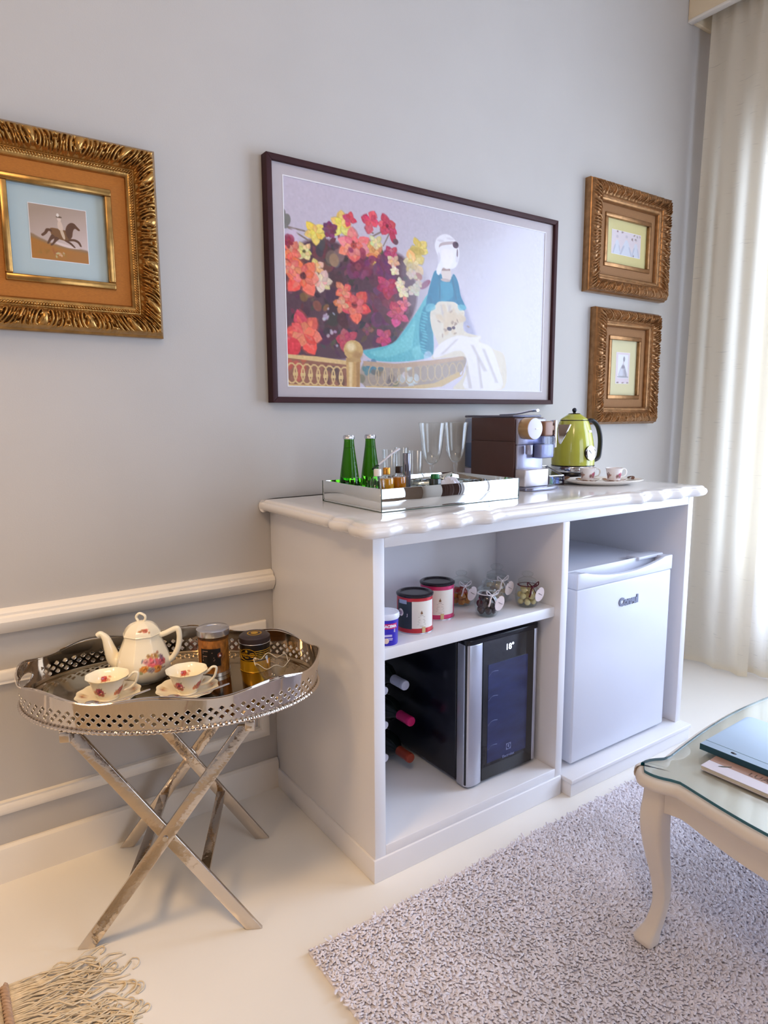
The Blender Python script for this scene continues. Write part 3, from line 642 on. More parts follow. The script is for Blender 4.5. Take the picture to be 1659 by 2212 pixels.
# ================================================================== WINE RACK AND BOTTLES
M_RW = mat('rack_white', (214, 214, 228), .4)
rk = thing('wine_rack', 'white rod wine rack against the inner cabinet side', 'wine rack', (.198, -.18, .091))
for z in (.295, .187, .083):
    G().tube([(0, -.150, z), (0, .145, z)], .0125, 14).obj('rod', M_RW, rk)
    G().tube([(-.10, -.150, z), (-.10, .145, z)], .0125, 14).obj('rod', M_RW, rk)
for y in (-.09, .10):
    for x in (0, -.10): G().box(x-.008, x+.008, y-.008, y+.008, 0, .31).obj('upright', M_RW, rk, bevel=.001)
    G().box(-.10, 0, y-.005, y+.005, .0, .012).obj('crossbar', M_RW, rk, bevel=.001)
M_WINE = mat('dark_wine_glass', (16, 22, 20), .06, coat=.5)
def wine_bottle(x, z, col, capname, label, yend=-.33, tilt=0.0):
    r = thing('wine_bottle', label, 'bottle', (x, yend+.30, z), 0, 'wine bottles lying in the rack')
    b = [(0.0, 0), (.034, .001), (.0365, .006), (.0365, .175), (.035, .195), (.028, .212), (.0175, .228), (.0148, .240), (.0142, .262)]
    g = G().lathe(b[1:], 28); g.xform(Matrix.Rotation(PI/2, 4, 'X')); g.obj('glass_body', M_WINE, r)
    c = G().lathe([(.0149, .238), (.0151, .240), (.0151, .285), (.0156, .287), (.0156, .297), (.0142, .300), (.0, .3005)], 24); c.xform(Matrix.Rotation(PI/2, 4, 'X'))
    c.obj('capsule', mat(capname, col, .32, .35), r)
    l = G().lathe([(.0368, .06), (.0368, .15)], 28); l.xform(Matrix.Rotation(PI/2, 4, 'X')); l.obj('paper_label', mat('wine_label', (205, 200, 190), .6), r)
    return r
wine_bottle(.2745, .384, (196, 196, 214), 'capsule_white', 'wine bottle with pale silver-white capsule, topmost in the rack')
wine_bottle(.297, .262, (208, 38, 108), 'capsule_pink', 'wine bottle with bright pink capsule lying in the rack')
wine_bottle(.2945, .143, (150, 62, 44), 'capsule_copper', 'wine bottle with copper-red capsule, lowest in the rack')

# ================================================================== PICTURES
M_PRINT = mat('printed_paper', (255, 255, 255), .5, attr='paint')
M_PANE = glass_mat('picture_glass', (252, 252, 252), .16, 1.22, .30)

# large print of flowers and a doll in a thin dark frame
bp = thing('framed_print', 'large dark-framed print of coral flowers and a doll in turquoise on grey wall', 'picture', (.6205, 0, 1.582))
M_DK = mat('dark_brown_frame', (58, 30, 34), .55, spec=.25, noise=.15, nscale=14)
w, hh = .6138, .350
for sgn in (1, -1):
    G().loops([[(-w, 0, sgn*hh), (w, 0, sgn*hh), (w-.017, 0, sgn*(hh-.017)), (-w+.017, 0, sgn*(hh-.017))][::sgn],
               [(-w, -.034, sgn*hh), (w, -.034, sgn*hh), (w-.017, -.034, sgn*(hh-.017)), (-w+.017, -.034, sgn*(hh-.017))][::sgn]]).obj('frame_rail', M_DK, bp, bevel=.0012)
    G().loops([[(sgn*w, 0, -hh), (sgn*w, 0, hh), (sgn*(w-.017), 0, hh-.017), (sgn*(w-.017), 0, -hh+.017)][::sgn],
               [(sgn*w, -.034, -hh), (sgn*w, -.034, hh), (sgn*(w-.017), -.034, hh-.017), (sgn*(w-.017), -.034, -hh+.017)][::sgn]]).obj('frame_stile', M_DK, bp, bevel=.0012)
G().box(-w+.016, w-.016, -.018, -.002, -hh+.016, hh-.016).obj('backing_board', M_DK, bp, smooth=0)
M_MAT = mat('passepartout_grey', (196, 186, 190), .8, noise=.02, nscale=60)
pw, ph = .559, .302
g = G(); o = [(-w+.016, -hh+.016), (w-.016, -hh+.016), (w-.016, hh-.016), (-w+.016, hh-.016)]; i_ = [(-pw, -ph), (pw, -ph), (pw, ph), (-pw, ph)]
g.add([(x, -.0215, z) for x, z in o+i_]+[(x, -.0185, z) for x, z in i_], [[k, (k+1) % 4, 4+(k+1) % 4, 4+k] for k in range(4)]+[[4+k, 4+(k+1) % 4, 8+(k+1) % 4, 8+k] for k in range(4)])
g.obj('mat_board', M_MAT, bp, smooth=0)
g = G()
for (a, b, c, d) in ((-pw, pw, ph-.003, ph), (-pw, pw, -ph, -ph+.003), (-pw, -pw+.003, -ph, ph), (pw-.003, pw, -ph, ph)): g.box(a, b, -.0222, -.0188, c, d)
for q in range(4):
    a = [(-pw, pw, ph-.003, ph), (-pw, pw, -ph, -ph+.003), (-pw, -pw+.003, -ph+.003, ph-.003), (pw-.003, pw, -ph+.003, ph-.003)][q]
    G().box(a[0], a[1], -.0222, -.0188, a[2], a[3]).obj('mat_bevel', mat('bevel_white', (240, 238, 242), .7), bp, smooth=0)
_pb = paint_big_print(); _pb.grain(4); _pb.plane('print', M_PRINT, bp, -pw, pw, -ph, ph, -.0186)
G().box(-w+.016, w-.016, -.0265, -.0245, -hh+.016, hh-.016).obj('glass', M_PANE, bp, smooth=0)

# carved gilt frames: relief of scrolls, leaves and beads modelled as a height field along each rail
def stroke(H, px, py, pts, r, h, period):
    """raises a rounded ridge along a polyline; the tile repeats in x"""
    ny, nx = H.shape; X, Y = np.meshgrid((np.arange(nx)+.5)/nx*px, (np.arange(ny)+.5)/ny*py)
    p = np.array([(q[0]*px, q[1]*py) for q in catmull([(a, b, 0) for a, b in pts], 4)])
    for off in (-px, 0, px):
        for k in range(len(p)-1):
            a = p[k]+(off, 0); e = p[k+1]-p[k]; L = e@e+1e-12
            t = np.clip(((X-a[0])*e[0]+(Y-a[1])*e[1])/L, 0, 1)
            f = k/(len(p)-1); rr = r*(1-.45*f)
            d = np.hypot(X-a[0]-t*e[0], Y-a[1]-t*e[1])/rr
            np.maximum(H, np.where(d < 1, h*np.sqrt(np.clip(1-d*d, 0, 1)), 0), out=H)
def mir(p): return [(1-a, b) for a, b in p]
def tile_scroll():
    H = np.zeros((56, 128)); px, py = .120, .052
    A = [([(.5, .20), (.5, .45), (.5, .70)], .0150, 1.0)]
    for p, r, h in (([(.40, .06), (.345, .20), (.315, .48), (.345, .80), (.405, .90), (.435, .76), (.40, .64)], .0056, 1.0),
                    ([(.285, .06), (.245, .28), (.235, .58), (.265, .92)], .0058, .9), ([(.20, .95), (.175, .70), (.19, .45)], .0050, .9),
                    ([(.205, .04), (.15, .14), (.12, .36), (.125, .60), (.10, .92)], .0056, .95), ([(.085, .06), (.055, .24), (.05, .50)], .0046, .85)):
        A += [(p, r, h), (mir(p), r, h)]
    A += [([(0.001, .96), (0, .72), (0, .44)], .0066, .95), ([(0, .16), (0.01, .15)], .0075, 1.0), ([(.46, .02), (.5, .01), (.54, .02)], .0045, .9)]
    for p, r, h in A: stroke(H, px, py, p, r, h, px)
    return H, px
def tile_leaf():
    H = np.zeros((56, 72)); px, py = .060, .052
    A = [([(.10, .02), (.26, .16), (.20, .46), (.30, .74), (.52, .95)], .0056, 1.0), ([(.40, .06), (.48, .26), (.42, .50), (.52, .72)], .0042, .9),
         ([(.64, .04), (.66, .30), (.62, .56), (.74, .84)], .0042, .9), ([(.84, .08), (.88, .36), (.80, .62), (.92, .90)], .0038, .8),
         ([(.10, .95), (.04, .76), (.14, .58)], .0040, .85), ([(.02, .05), (.05, .04)], .0046, .9), ([(.54, .04), (.57, .03)], .0040, .8)]
    for p, r, h in A: stroke(H, px, py, p, r, h, px)
    return H, px
TILES = {'scroll': tile_scroll(), 'leaf': tile_leaf()}
def gilt_frame(root, W_, H_, border, kind, m, relief=.0115, bead=True, lift=0.0):
    tile, per = TILES[kind]
    ts = []; nq = 30; z0, z1 = .006, border*.70
    prof = [(0, 0, 0), (0, .016, 0), (.003, .021, 0), (.0055, .023, 0)]
    for k in range(nq+1):
        q = k/nq; prof.append((z0+(z1-z0)*q, .023+.016*math.sin(PI*(.12+.80*q)), q if 0 < k < nq else -1))
    b0 = z1+.004; bw = border*.11
    prof += [(z1+.0025, .022, 0)]
    for k in range(9): prof.append((b0+bw*k/8, .023, 10+k/8))
    prof += [(b0+bw+.003, .022, 0), (border-.003, .018, 0), (border, .012, 0), (border, .004, 0)]
    prof = [(t_, h_+(lift if h_ > .01 and k_ < len(prof)-2 else 0), q_) for k_, (t_, h_, q_) in enumerate(prof)]
    for side in range(4):
        L = W_ if side % 2 == 0 else H_; ns = int(L/.0017); nm = max(1, round(L/per)); nb = max(6, round(L/.0088))
        V = []; S = np.linspace(0, 1, ns+1)
        for (t, h, q) in prof:
            hh_ = np.full(ns+1, h)
            if 0 < q <= 1:
                xi = ((S*nm) % 1.0)*tile.shape[1]; x0 = np.floor(xi-.5).astype(int); fx = xi-.5-x0
                yi = q*(tile.shape[0]-1); y0 = int(yi); fy = yi-y0; y1 = min(y0+1, tile.shape[0]-1)
                r = lambda yy: tile[yy, x0 % tile.shape[1]]*(1-fx)+tile[yy, (x0+1) % tile.shape[1]]*fx
                hh_ = hh_+relief*(r(y0)*(1-fy)+r(y1)*fy)*min(1, q*8, (1-q)*8)
            elif q >= 10 and bead:
                u = (q-10)*2-1; v = ((S*nb) % 1.0)*2-1; d = u*u+v*v
                hh_ = hh_+.0042*np.sqrt(np.clip(1-d, 0, 1))-.001
            a = -L/2+t+(L-2*t)*S; off = (H_ if side % 2 == 0 else W_)/2-t
            if side == 0: P_ = np.stack([a, -hh_, np.full_like(a, -off)], 1)
            elif side == 1: P_ = np.stack([np.full_like(a, off), -hh_, a], 1)
            elif side == 2: P_ = np.stack([-a, -hh_, np.full_like(a, off)], 1)
            else: P_ = np.stack([np.full_like(a, -off), -hh_, -a], 1)
            V.append(P_)
        n = ns+1; i = np.arange(len(prof)*n).reshape(len(prof), n)
        F = np.stack([i[:-1, :-1], i[:-1, 1:], i[1:, 1:], i[1:, :-1]], -1).reshape(-1, 4)
        me = bpy.data.meshes.new('carved_rail'); me.from_pydata(np.concatenate(V).tolist(), [], F.tolist())
        me.polygons.foreach_set('use_smooth', [True]*len(me.polygons)); me.set_sharp_from_angle(angle=math.radians(60)); me.materials.append(m)
        link('carved_rail', me, root)
def rect_ring(name, m, root, wo_, ho, wi, hi, h0, h1, bevel=0.0):
    """flat rectangular ring (liner, moulding, mat): outer half sizes, inner half sizes, heights at outer and inner edge"""
    o = [(-wo_, -ho), (wo_, -ho), (wo_, ho), (-wo_, ho)]; i_ = [(-wi, -hi), (wi, -hi), (wi, hi), (-wi, hi)]
    V = [(x, -h0, z) for x, z in o]+[(x, -h1, z) for x, z in i_]+[(x, -.003, z) for x, z in i_]
    F = [[k, (k+1) % 4, 4+(k+1) % 4, 4+k] for k in range(4)]+[[4+k, 4+(k+1) % 4, 8+(k+1) % 4, 8+k] for k in range(4)]
    g = G(); g.add(V, F); return g.obj(name, m, root, smooth=0)
def gilt_picture(label, cx, cz, W_, H_, border, lin_w, mo_w, kind, gold, linen, matc, canvas, pw_, ph_, key):
    r = thing('gilt_framed_picture', label, 'picture', (cx, 0, cz))
    gilt_frame(r, W_, H_, border, kind, gold, lift=.010 if kind == 'leaf' else 0.0)
    a, b = W_/2-border, H_/2-border
    rect_ring('linen_liner', linen, r, a+.001, b+.001, a-lin_w, b-lin_w, .013, .016)
    a -= lin_w; b -= lin_w
    for (x0, x1, z0, z1) in ((-a, a, b-mo_w, b), (-a, a, -b, -b+mo_w), (-a, -a+mo_w, -b+mo_w, b-mo_w), (a-mo_w, a, -b+mo_w, b-mo_w)):
        G().box(x0, x1, -.022, -.004, z0, z1).obj('inner_moulding', gold, r, bevel=.003, seg=2)
    a -= mo_w; b -= mo_w
    G().box(-a-.002, a+.002, -.008, -.003, -b-.002, b+.002).obj('mat_board', matc, r, smooth=0)
    G().box(-pw_-.0015, pw_+.0015, -.0086, -.0079, -ph_-.0015, ph_+.0015).obj('mat_bevel', mat('bevel_white', (240, 238, 242), .7), r, smooth=0)
    canvas.plane('print', M_PRINT, r, -pw_, pw_, -ph_, ph_, -.0089)
    G().box(-a-.001, a+.001, -.0125, -.0115, -b-.001, b+.001).obj('glass', M_PANE, r, smooth=0)
    G().box(-W_/2+.01, W_/2-.01, -.0028, -.0005, -H_/2+.01, H_/2-.01).obj('backing_board', mat('backing_brown', (90, 62, 38), .8), r, smooth=0)
    return r

def sepia_rider():
    c = Canvas(150, 150, (190, 168, 160)); Y, X = np.mgrid[0:150, 0:150]/150.0
    c.a = np.array((172, 150, 132))+(np.array((226, 206, 204))-np.array((172, 150, 132)))*np.clip((Y*.9+X*.35-.12), 0, 1)[..., None]
    c.poly((150, 120, 88), [(-5, 85), (25, 92), (60, 104), (100, 108), (155, 116), (155, 155), (-5, 155)], 5)
    c.poly((176, 116, 40), [(-5, 95), (40, 104), (90, 114), (155, 122), (155, 155), (-5, 155)], 8)
    c.poly((232, 212, 206), [(66, 98), (100, 104), (128, 110), (100, 111), (72, 105)], 3)
    br, dk = (128, 88, 48), (98, 62, 36)
    c.poly(br, [(52, 62), (66, 60), (84, 62), (98, 64), (106, 74), (104, 88), (92, 92), (78, 90), (62, 88), (54, 78)], 1.5)
    c.poly(dk, [(92, 66), (96, 50), (106, 40), (116, 40), (124, 48), (131, 56), (127, 59), (118, 54), (112, 62), (108, 80), (98, 84)], 1.5)
    for p in ([(56, 78), (48, 90), (42, 104), (46, 105), (54, 94), (64, 86)], [(64, 84), (58, 98), (50, 108), (55, 109), (66, 97), (74, 88)],
              [(100, 86), (116, 84), (128, 90), (133, 102), (129, 103), (123, 94), (112, 90), (98, 92)], [(94, 90), (106, 96), (116, 107), (112, 108), (102, 100), (88, 92)],
              [(54, 64), (42, 64), (36, 74), (28, 82), (32, 86), (42, 78), (48, 70), (56, 72)]): c.poly(dk, p, 1.5)
    c.poly((222, 198, 180), [(74, 62), (72, 50), (74, 40), (80, 38), (84, 46), (86, 56), (84, 66)], 1.5); c.ell((226, 204, 190), 77, 34, 5, 6, 1.5)
    c.ell((110, 88, 70), 77, 28, 8, 2.5, 1.2); c.ell((236, 226, 216), 74, 23, 3.5, 5, 1.2); c.poly((214, 188, 160), [(78, 64), (86, 66), (90, 84), (86, 88), (80, 76)], 1.5)
    c.blob((214, 186, 150), 70, 132, 5, 3, 7, 9, 4); c.blob((150, 100, 40), 30, 126, 8, 4, 8, 20, 8, 18, .5)
    return c
def sketch_ladies():
    c = Canvas(120, 62, (216, 204, 212))
    for x, w_, t in ((22, 17, 26), (60, 26, 22), (100, 16, 26)):
        c.poly((206, 210, 224), [(x-4, t), (x+4, t), (x+w_*.6, 40), (x+w_, 61), (x-w_, 61), (x-w_*.6, 40)], 3)
        c.poly((176, 178, 196), [(x-w_*.6, 40), (x-w_*.3, 38), (x-w_*.8, 61), (x-w_, 61)], 3, .8); c.poly((182, 182, 200), [(x+w_*.4, 40), (x+w_*.6, 40), (x+w_, 61), (x+w_*.8, 61)], 3, .8)
        c.ell((222, 204, 206), x, t-6, 3.5, 4.5, 1.5); c.ell((196, 186, 196), x, t-10, 5, 4, 2)
    for x, y in ((20, 3), (42, 2), (92, 4), (114, 5), (92, 60), (84, 16), (97, 14)): c.blob((140, 116, 120), x, y, 3, 1.6, 4, 2.5, 1)
    return c
def sketch_lady():
    c = Canvas(62, 92, (220, 206, 216))
    c.poly((228, 230, 240), [(8, 6), (55, 6), (55, 76), (8, 76)], 2, 1, 0)
    c.poly((190, 188, 200), [(30, 34), (36, 34), (46, 50), (52, 70), (14, 70), (18, 52)], 2.5); c.poly((160, 158, 172), [(40, 46), (52, 70), (44, 70), (38, 56)], 2, .8)
    c.poly((206, 208, 222), [(20, 52), (30, 48), (32, 69), (16, 69)], 2.5, .9); c.poly((150, 146, 160), [(29, 38), (37, 38), (40, 46), (26, 46)], 2)
    c.ell((210, 200, 206), 34, 29, 3, 4, 1.5); c.ell((150, 148, 158), 36, 19, 4.5, 8, 2); c.poly((150, 148, 158), [(12, 70), (54, 70), (54, 74), (12, 74)], 2, .8)
    for x in (8, 32, 54): c.blob((130, 105, 112), x, 90, 3.5, 1.6, 5, 3, .8)
    return c
M_GOLD = mat('antique_gold_leaf', (176, 134, 76), .26, metal=.82, noise=.30, nscale=40)
M_GOLD2 = mat('copper_gold_leaf', (160, 120, 82), .28, metal=.75, noise=.28, nscale=46)
M_LIN = mat('amber_linen', (176, 108, 38), .75, noise=.14, nscale=160, stretch=(1, 1, 6), bump=.1, bscale=300)
M_LIN2 = mat('brown_linen', (148, 106, 68), .75, noise=.12, nscale=160, stretch=(6, 1, 1), bump=.1, bscale=300)
gilt_picture('ornate gilt frame with amber liner and small sepia rider print, hanging above the tray table', -.541, 1.636, .478, .472, .0795, .035, .017, 'scroll', M_GOLD, M_LIN,
             mat('mat_pale_blue', (186, 204, 208), .85), sepia_rider(), .0637, .0628, 'a')
gilt_picture('gilt leaf-carved frame with wide sketch of three ladies, upper of the pair near the curtain', 1.6965, 1.9125, .543, .441, .079, .0345, .017, 'leaf', M_GOLD2, M_LIN2,
             mat('mat_straw', (212, 200, 142), .85), sketch_ladies(), .099, .0475, 'b')
gilt_picture('gilt leaf-carved frame with narrow sketch of one lady, lower of the pair above the kettle', 1.7095, 1.392, .445, .4875, .075, .034, .017, 'leaf', M_GOLD2, M_LIN2,
             mat('mat_pale_straw', (216, 208, 168), .85), sketch_lady(), .0465, .066, 'c')

# ================================================================== THINGS ON THE WORKTOP
M_MIR = mat('mirror_silver', (232, 236, 236), .015, metal=1.0)
M_EDGE = mat('glass_edge_green', (52, 72, 64), .15)
M_GLASS = glass_mat('clear_glass', (253, 254, 254), .0, 1.5)
M_CHROME = mat('chrome', (225, 226, 232), .07, metal=1.0)
M_SILVER = mat('satin_silver', (205, 206, 214), .24, metal=.9)

tr = thing('mirrored_tray', 'rectangular mirrored glass tray holding bottles and glasses on the worktop', 'tray', (.3535, -.306, ZT))
tw, td, th, tt = .2515, .153, .061, .0055
G().box(-tw, tw, -td, td, 0, .006).obj('base', M_MIR, tr, bevel=.0004)
for y in (-td, td-tt): G().box(-tw, tw, y, y+tt, .006, th).obj('long_wall', M_MIR, tr, bevel=.0004)
for x in (-tw, tw-tt): G().box(x, x+tt, -td+tt, td-tt, .006, th).obj('short_wall', M_MIR, tr, bevel=.0004)
for x in (-tw, tw):
    for y in (-td, td): G().box(x-.0008, x+.0008, y-.0008, y+.0008, 0, th+.0004).obj('corner_edge', M_EDGE, tr, smooth=0)
for y in (-td, td): G().box(-tw, tw, y-.0008, y+.0008, 0, .0018).obj('lower_edge', M_EDGE, tr, smooth=0)
for x in (-tw, tw): G().box(x-.0008, x+.0008, -td, td, 0, .0018).obj('lower_edge', M_EDGE, tr, smooth=0)
ZB = ZT+.0062

def solid_glass(name, rgb, rough=0.0, ior=1.4):
    return mat(name, rgb, rough, trans=1.0, ior=ior, spec=.6)
M_GB = solid_glass('green_bottle_glass', (70, 150, 26), .01, 1.3)
def green_bottle(x, y, label):
    r = thing('green_water_bottle', label, 'bottle', (x, y, ZB), 0, 'green bottles in the mirrored tray')
    p = smooth_prof([(.0285, 0), (.0315, .003), (.0320, .012), (.0285, .060), (.0220, .110), (.0165, .150), (.0145, .172)], 4)
    G().lathe([(0, .001)]+p+[(.0150, .176), (.0150, .181), (.0128, .182)], 36).obj('glass_body', M_GB, r)
    G().lathe([(.0160, .176), (.0166, .180), (.0164, .184), (.0150, .1875), (0, .188)], 30, fn=lambda a, q, z: q+(.0007*math.cos(21*a) if q > .0159 else 0)).obj('crown_cap', M_SILVER, r)
    G().lathe([(.0152, .150), (.0171, .150), (.0171, .1505), (.0152, .1505)], 30, close=True).obj('liquid_line', mat('liquid_line', (22, 70, 10), .3), r)
    return r
green_bottle(.163, -.205, 'conical green glass water bottle at the free end of the mirrored tray')
green_bottle(.2375, -.205, 'conical green glass water bottle behind the clear miniature in the mirrored tray')

def mini_bottle(x, y, liquid, cap, label, tall=.1):
    r = thing('miniature_bottle', label, 'bottle', (x, y, ZB), 0, 'miniature liquor bottles in the mirrored tray')
    p = [(.0185, 0), (.0205, .003), (.0205, .068), (.0185, .076), (.0105, .083), (.0088, .086), (.0088, .092)]
    G().lathe([(0, .0005)]+p, 26).obj('glass_body', M_GLASS, r)
    if liquid: G().lathe([(0, .002), (.0178, .0022), (.0195, .005), (.0195, .068), (.0188, .0735), (0, .0737)], 26).obj('liquor', liquid, r)
    G().lathe([(.0100, .084), (.0102, .085), (.0102, .1005), (.0092, .1025), (0, .1028)], 22).obj('screw_cap', cap, r)
    return r
M_AMB = mat('amber_liquor', (214, 152, 24), .12, coat=.3); M_AMB2 = mat('dark_amber_liquor', (190, 116, 14), .12, coat=.3)
mini_bottle(.1305, -.400, None, mat('cap_white', (236, 232, 226), .35), 'clear miniature bottle with white cap in the mirrored tray')
mini_bottle(.1775, -.375, M_AMB, mat('cap_gold', (206, 146, 62), .28, .8), 'amber miniature liquor bottle with gold cap')
mini_bottle(.2290, -.362, M_AMB2, mat('cap_dark', (38, 20, 14), .4), 'dark amber miniature liquor bottle with black-brown cap')

def tumbler(x, y, r0, r1, h, label, m=None, group='small glasses in the mirrored tray'):
    m = m or M_GLASS
    r = thing('tumbler', label, 'glass', (x, y, ZB), 0, group)
    G().lathe([(0, .0006), (r0*.96, .0006), (r0, .003), (r1, h), (r1-.0014, h), (r0-.0016, .012), (0, .011)], 28).obj('bowl', m, r)
    G().lathe([(0, .001), (r0*.93, .001), (r0*.93, .010), (0, .0105)], 24).obj('thick_base', M_GLASS, r)
    return r
tumbler(.286, -.235, .0185, .0215, .142, 'tall clear shot glass behind the amber miniatures')
tumbler(.345, -.215, .0190, .0215, .146, 'tall clear shot glass standing at the back tray wall')
tumbler(.333, -.300, .0205, .0225, .140, 'clear straight tumbler beside the wine goblets')
tumbler(.2655, -.350, .0105, .0120, .137, 'slim smoke-silver vial beside the clear tumbler', mat('smoke_silver', (150, 152, 170), .08, metal=.8))
st = thing('drink_stirrer', 'slim white stirrer with dark green tip leaning on a shot glass', 'stirrer', (.176, -.31, ZB))
a, b, c, d = Vector((0, 0, .0945)), Vector((.024, .004, .1065)), Vector((.075, .014, .134)), Vector((.108, .026, .146))
# the stirrer's lower tip rests on the shoulder of the gold-capped miniature
G().tube([a, a.lerp(b, .8)], .0052, 8, flat=.6).obj('green_tip', mat('tip_green', (18, 52, 24), .35), st)
G().tube([a.lerp(b, .8), b, c, d], [.0036, .0042, .0044, .0075], 8, flat=.5).obj('white_blade', mat('stirrer_white', (226, 226, 236), .3), st)

def goblet(x, y, label):
    r = thing('wine_goblet', label, 'glass', (x, y, ZB), 0, 'wine goblets in the mirrored tray')
    bowl = smooth_prof([(.0050, .098), (.0150, .103), (.0245, .118), (.0300, .140), (.0335, .170), (.0370, .200), (.0400, .221)], 4)
    G().lathe(bowl+[(.0388, .2212)]+[(q-.0012, z+.0014) for q, z in bowl[::-1][1:-1]]+[(0, .1045)], 40).obj('bowl', M_GLASS, r)
    G().lathe(smooth_prof([(.0052, .098), (.0070, .090), (.0046, .080), (.0042, .060), (.0055, .045), (.0042, .030), (.0060, .012)], 4), 20).obj('stem', M_GLASS, r)
    G().lathe([(0, 0), (.0330, 0), (.0335, .0012), (.0300, .0026), (.0120, .0070), (.0055, .0125)], 36).obj('foot', M_GLASS, r)
    G().lathe([(.0393, .2205), (.0401, .2213), (.0393, .2221), (.0387, .2213)], 40, close=True).obj('rim', M_SILVER if False else M_GLASS, r)
    return r
goblet(.3845, -.315, 'clear wine goblet beside the straight tumbler in the mirrored tray')
goblet(.4985, -.290, 'clear wine goblet nearest the brown coffee machine')
sb = thing('small_green_bottle', 'little green-capped dark bottle beside a goblet foot', 'bottle', (.3265, -.402, ZB))
G().box(-.015, .015, -.010, .010, 0, .066).obj('glass_body', mat('dark_small_glass', (52, 56, 50), .12, coat=.4), sb, bevel=.003)
G().lathe([(.0125, .066), (.0130, .068), (.0120, .078), (0, .079)], 20).obj('cap', mat('cap_green', (34, 120, 62), .3), sb)
nap = thing('paper_napkin', 'crumpled white napkin bundle lying in the mirrored tray', 'napkin', (.385, -.398, ZB))
rn = random.Random(4); g = G(); g.sphere((0, 0, .030), .030, 22, 14, (1.35, .9, 1))
g.map(lambda x, y, z: (x*(1+.22*math.sin(260*z+170*x)), y*(1+.2*math.sin(210*x+3)), max(0, z*(1+.16*math.sin(190*x+240*y)))))
g.obj('folds', mat('napkin_white', (228, 228, 240), .7), nap, smooth=25)

# ------------------------------------------------------------------ capsule coffee machine
cm = thing('coffee_machine', 'brown and silver capsule coffee machine with milk jug, right of the mirrored tray', 'coffee machine', (.827, -.18, ZT))
M_BRN = mat('machine_brown', (84, 58, 54), .34, noise=.06, nscale=20); M_LIL = mat('machine_grey', (168, 168, 190), .25, metal=.35)
M_TAN = mat('champagne_metal', (196, 160, 116), .28, metal=.65)
G().box(-.070, .070, -.108, .102, .012, .1605).obj('lower_housing', M_BRN, cm, bevel=.0012)
G().box(-.070, .070, -.108, .102, .161, .240).obj('upper_housing', M_BRN, cm, bevel=.0015)
G().box(-.069, .069, -.100, .140, .2405, .2485).obj('top_cover', mat('machine_top', (104, 104, 122), .3, metal=.4), cm, bevel=.003)
tk = G().box(-.068, .068, .104, .140, .062, .238).obj('water_tank', glass_mat('tank_plastic', (226, 230, 240), .08), cm, bevel=.004)
G().box(-.066, .066, .106, .138, .064, .150).obj('water', glass_mat('tank_water', (222, 230, 240), .02), tk, smooth=0)
G().box(-.068, .068, .103, .140, .0, .060).obj('tank_base', M_LIL, cm, bevel=.003)
lv = G().tube(catmull([(-.01, .02, .251), (.01, -.04, .253), (.03, -.085, .262), (.036, -.112, .264)], 5), [.006]*11+[.008]*4+[.009], 10, flat=.55)
lv.obj('lever', M_CHROME, cm)
G().box(-.066, .068, -.122, -.108, .150, .236).obj('head_panel', M_LIL, cm, bevel=.004)
G().box(-.064, .060, -.118, -.108, .014, .150).obj('front_panel', M_LIL, cm, bevel=.003)
kb = G().lathe([(.034, 0), (.036, .004), (.036, .040), (.0345, .043)], 40).xform(Matrix.Translation((-.034, -.122, .204)) @ Matrix.Rotation(PI/2, 4, 'X')).obj('dial_barrel', M_TAN, cm)
G().lathe([(.0345, .043), (.0342, .0445), (.028, .0455), (0, .0462)], 40).xform(Matrix.Translation((-.034, -.122, .204)) @ Matrix.Rotation(PI/2, 4, 'X')).obj('dial_face', mat('dial_white', (204, 200, 212), .30), kb)
G().tube([(-.034, -.1685, .203), (-.020, -.1685, .203)], .0022, 8).obj('dial_pointer', mat('dial_mark', (250, 250, 250), .2), kb)
G().lathe([(.010, .118), (.012, .122), (.012, .150)], 16, -.030, -.138, 0).obj('coffee_spout', M_LIL, cm)
jg = G().loops([[(x, y, z) for x, y in ((.010, -.160), (.070, -.160), (.074, -.150), (.074, -.118), (.006, -.118), (.006, -.150))] for z in (.104, .178)]).obj('milk_jug', glass_mat('jug_plastic', (214, 218, 236), .1), cm, bevel=.004)
G().box(.010, .070, -.156, -.122, .106, .150).obj('milk', mat('jug_inner', (206, 210, 232), .3), jg, bevel=.003)
G().box(.022, .064, -.158, -.118, .178, .228).obj('jug_lid', mat('jug_lid_tan', (150, 112, 92), .35), jg, bevel=.006, seg=3)
G().box(.060, .078, -.152, -.138, .196, .214).obj('jug_arm', mat('jug_lid_tan', (150, 112, 92), .35), jg, bevel=.003)
G().box(.076, .086, -.156, -.132, .138, .232).obj('jug_handle', M_CHROME, jg, bevel=.003)
G().box(-.072, .040, -.164, -.118, .012, .070).obj('cup_stand', mat('stand_silver', (214, 208, 212), .3, metal=.55), cm, bevel=.004)
G().prism([(-.072, .1), (.095, .1), (.105, .0), (.100, -.10), (.075, -.175), (.03, -.188), (-.06, -.188), (-.078, -.172)], 0, .0115).obj('drip_tray', mat('tray_grey', (142, 144, 166), .22, metal=.5), cm, bevel=.003)

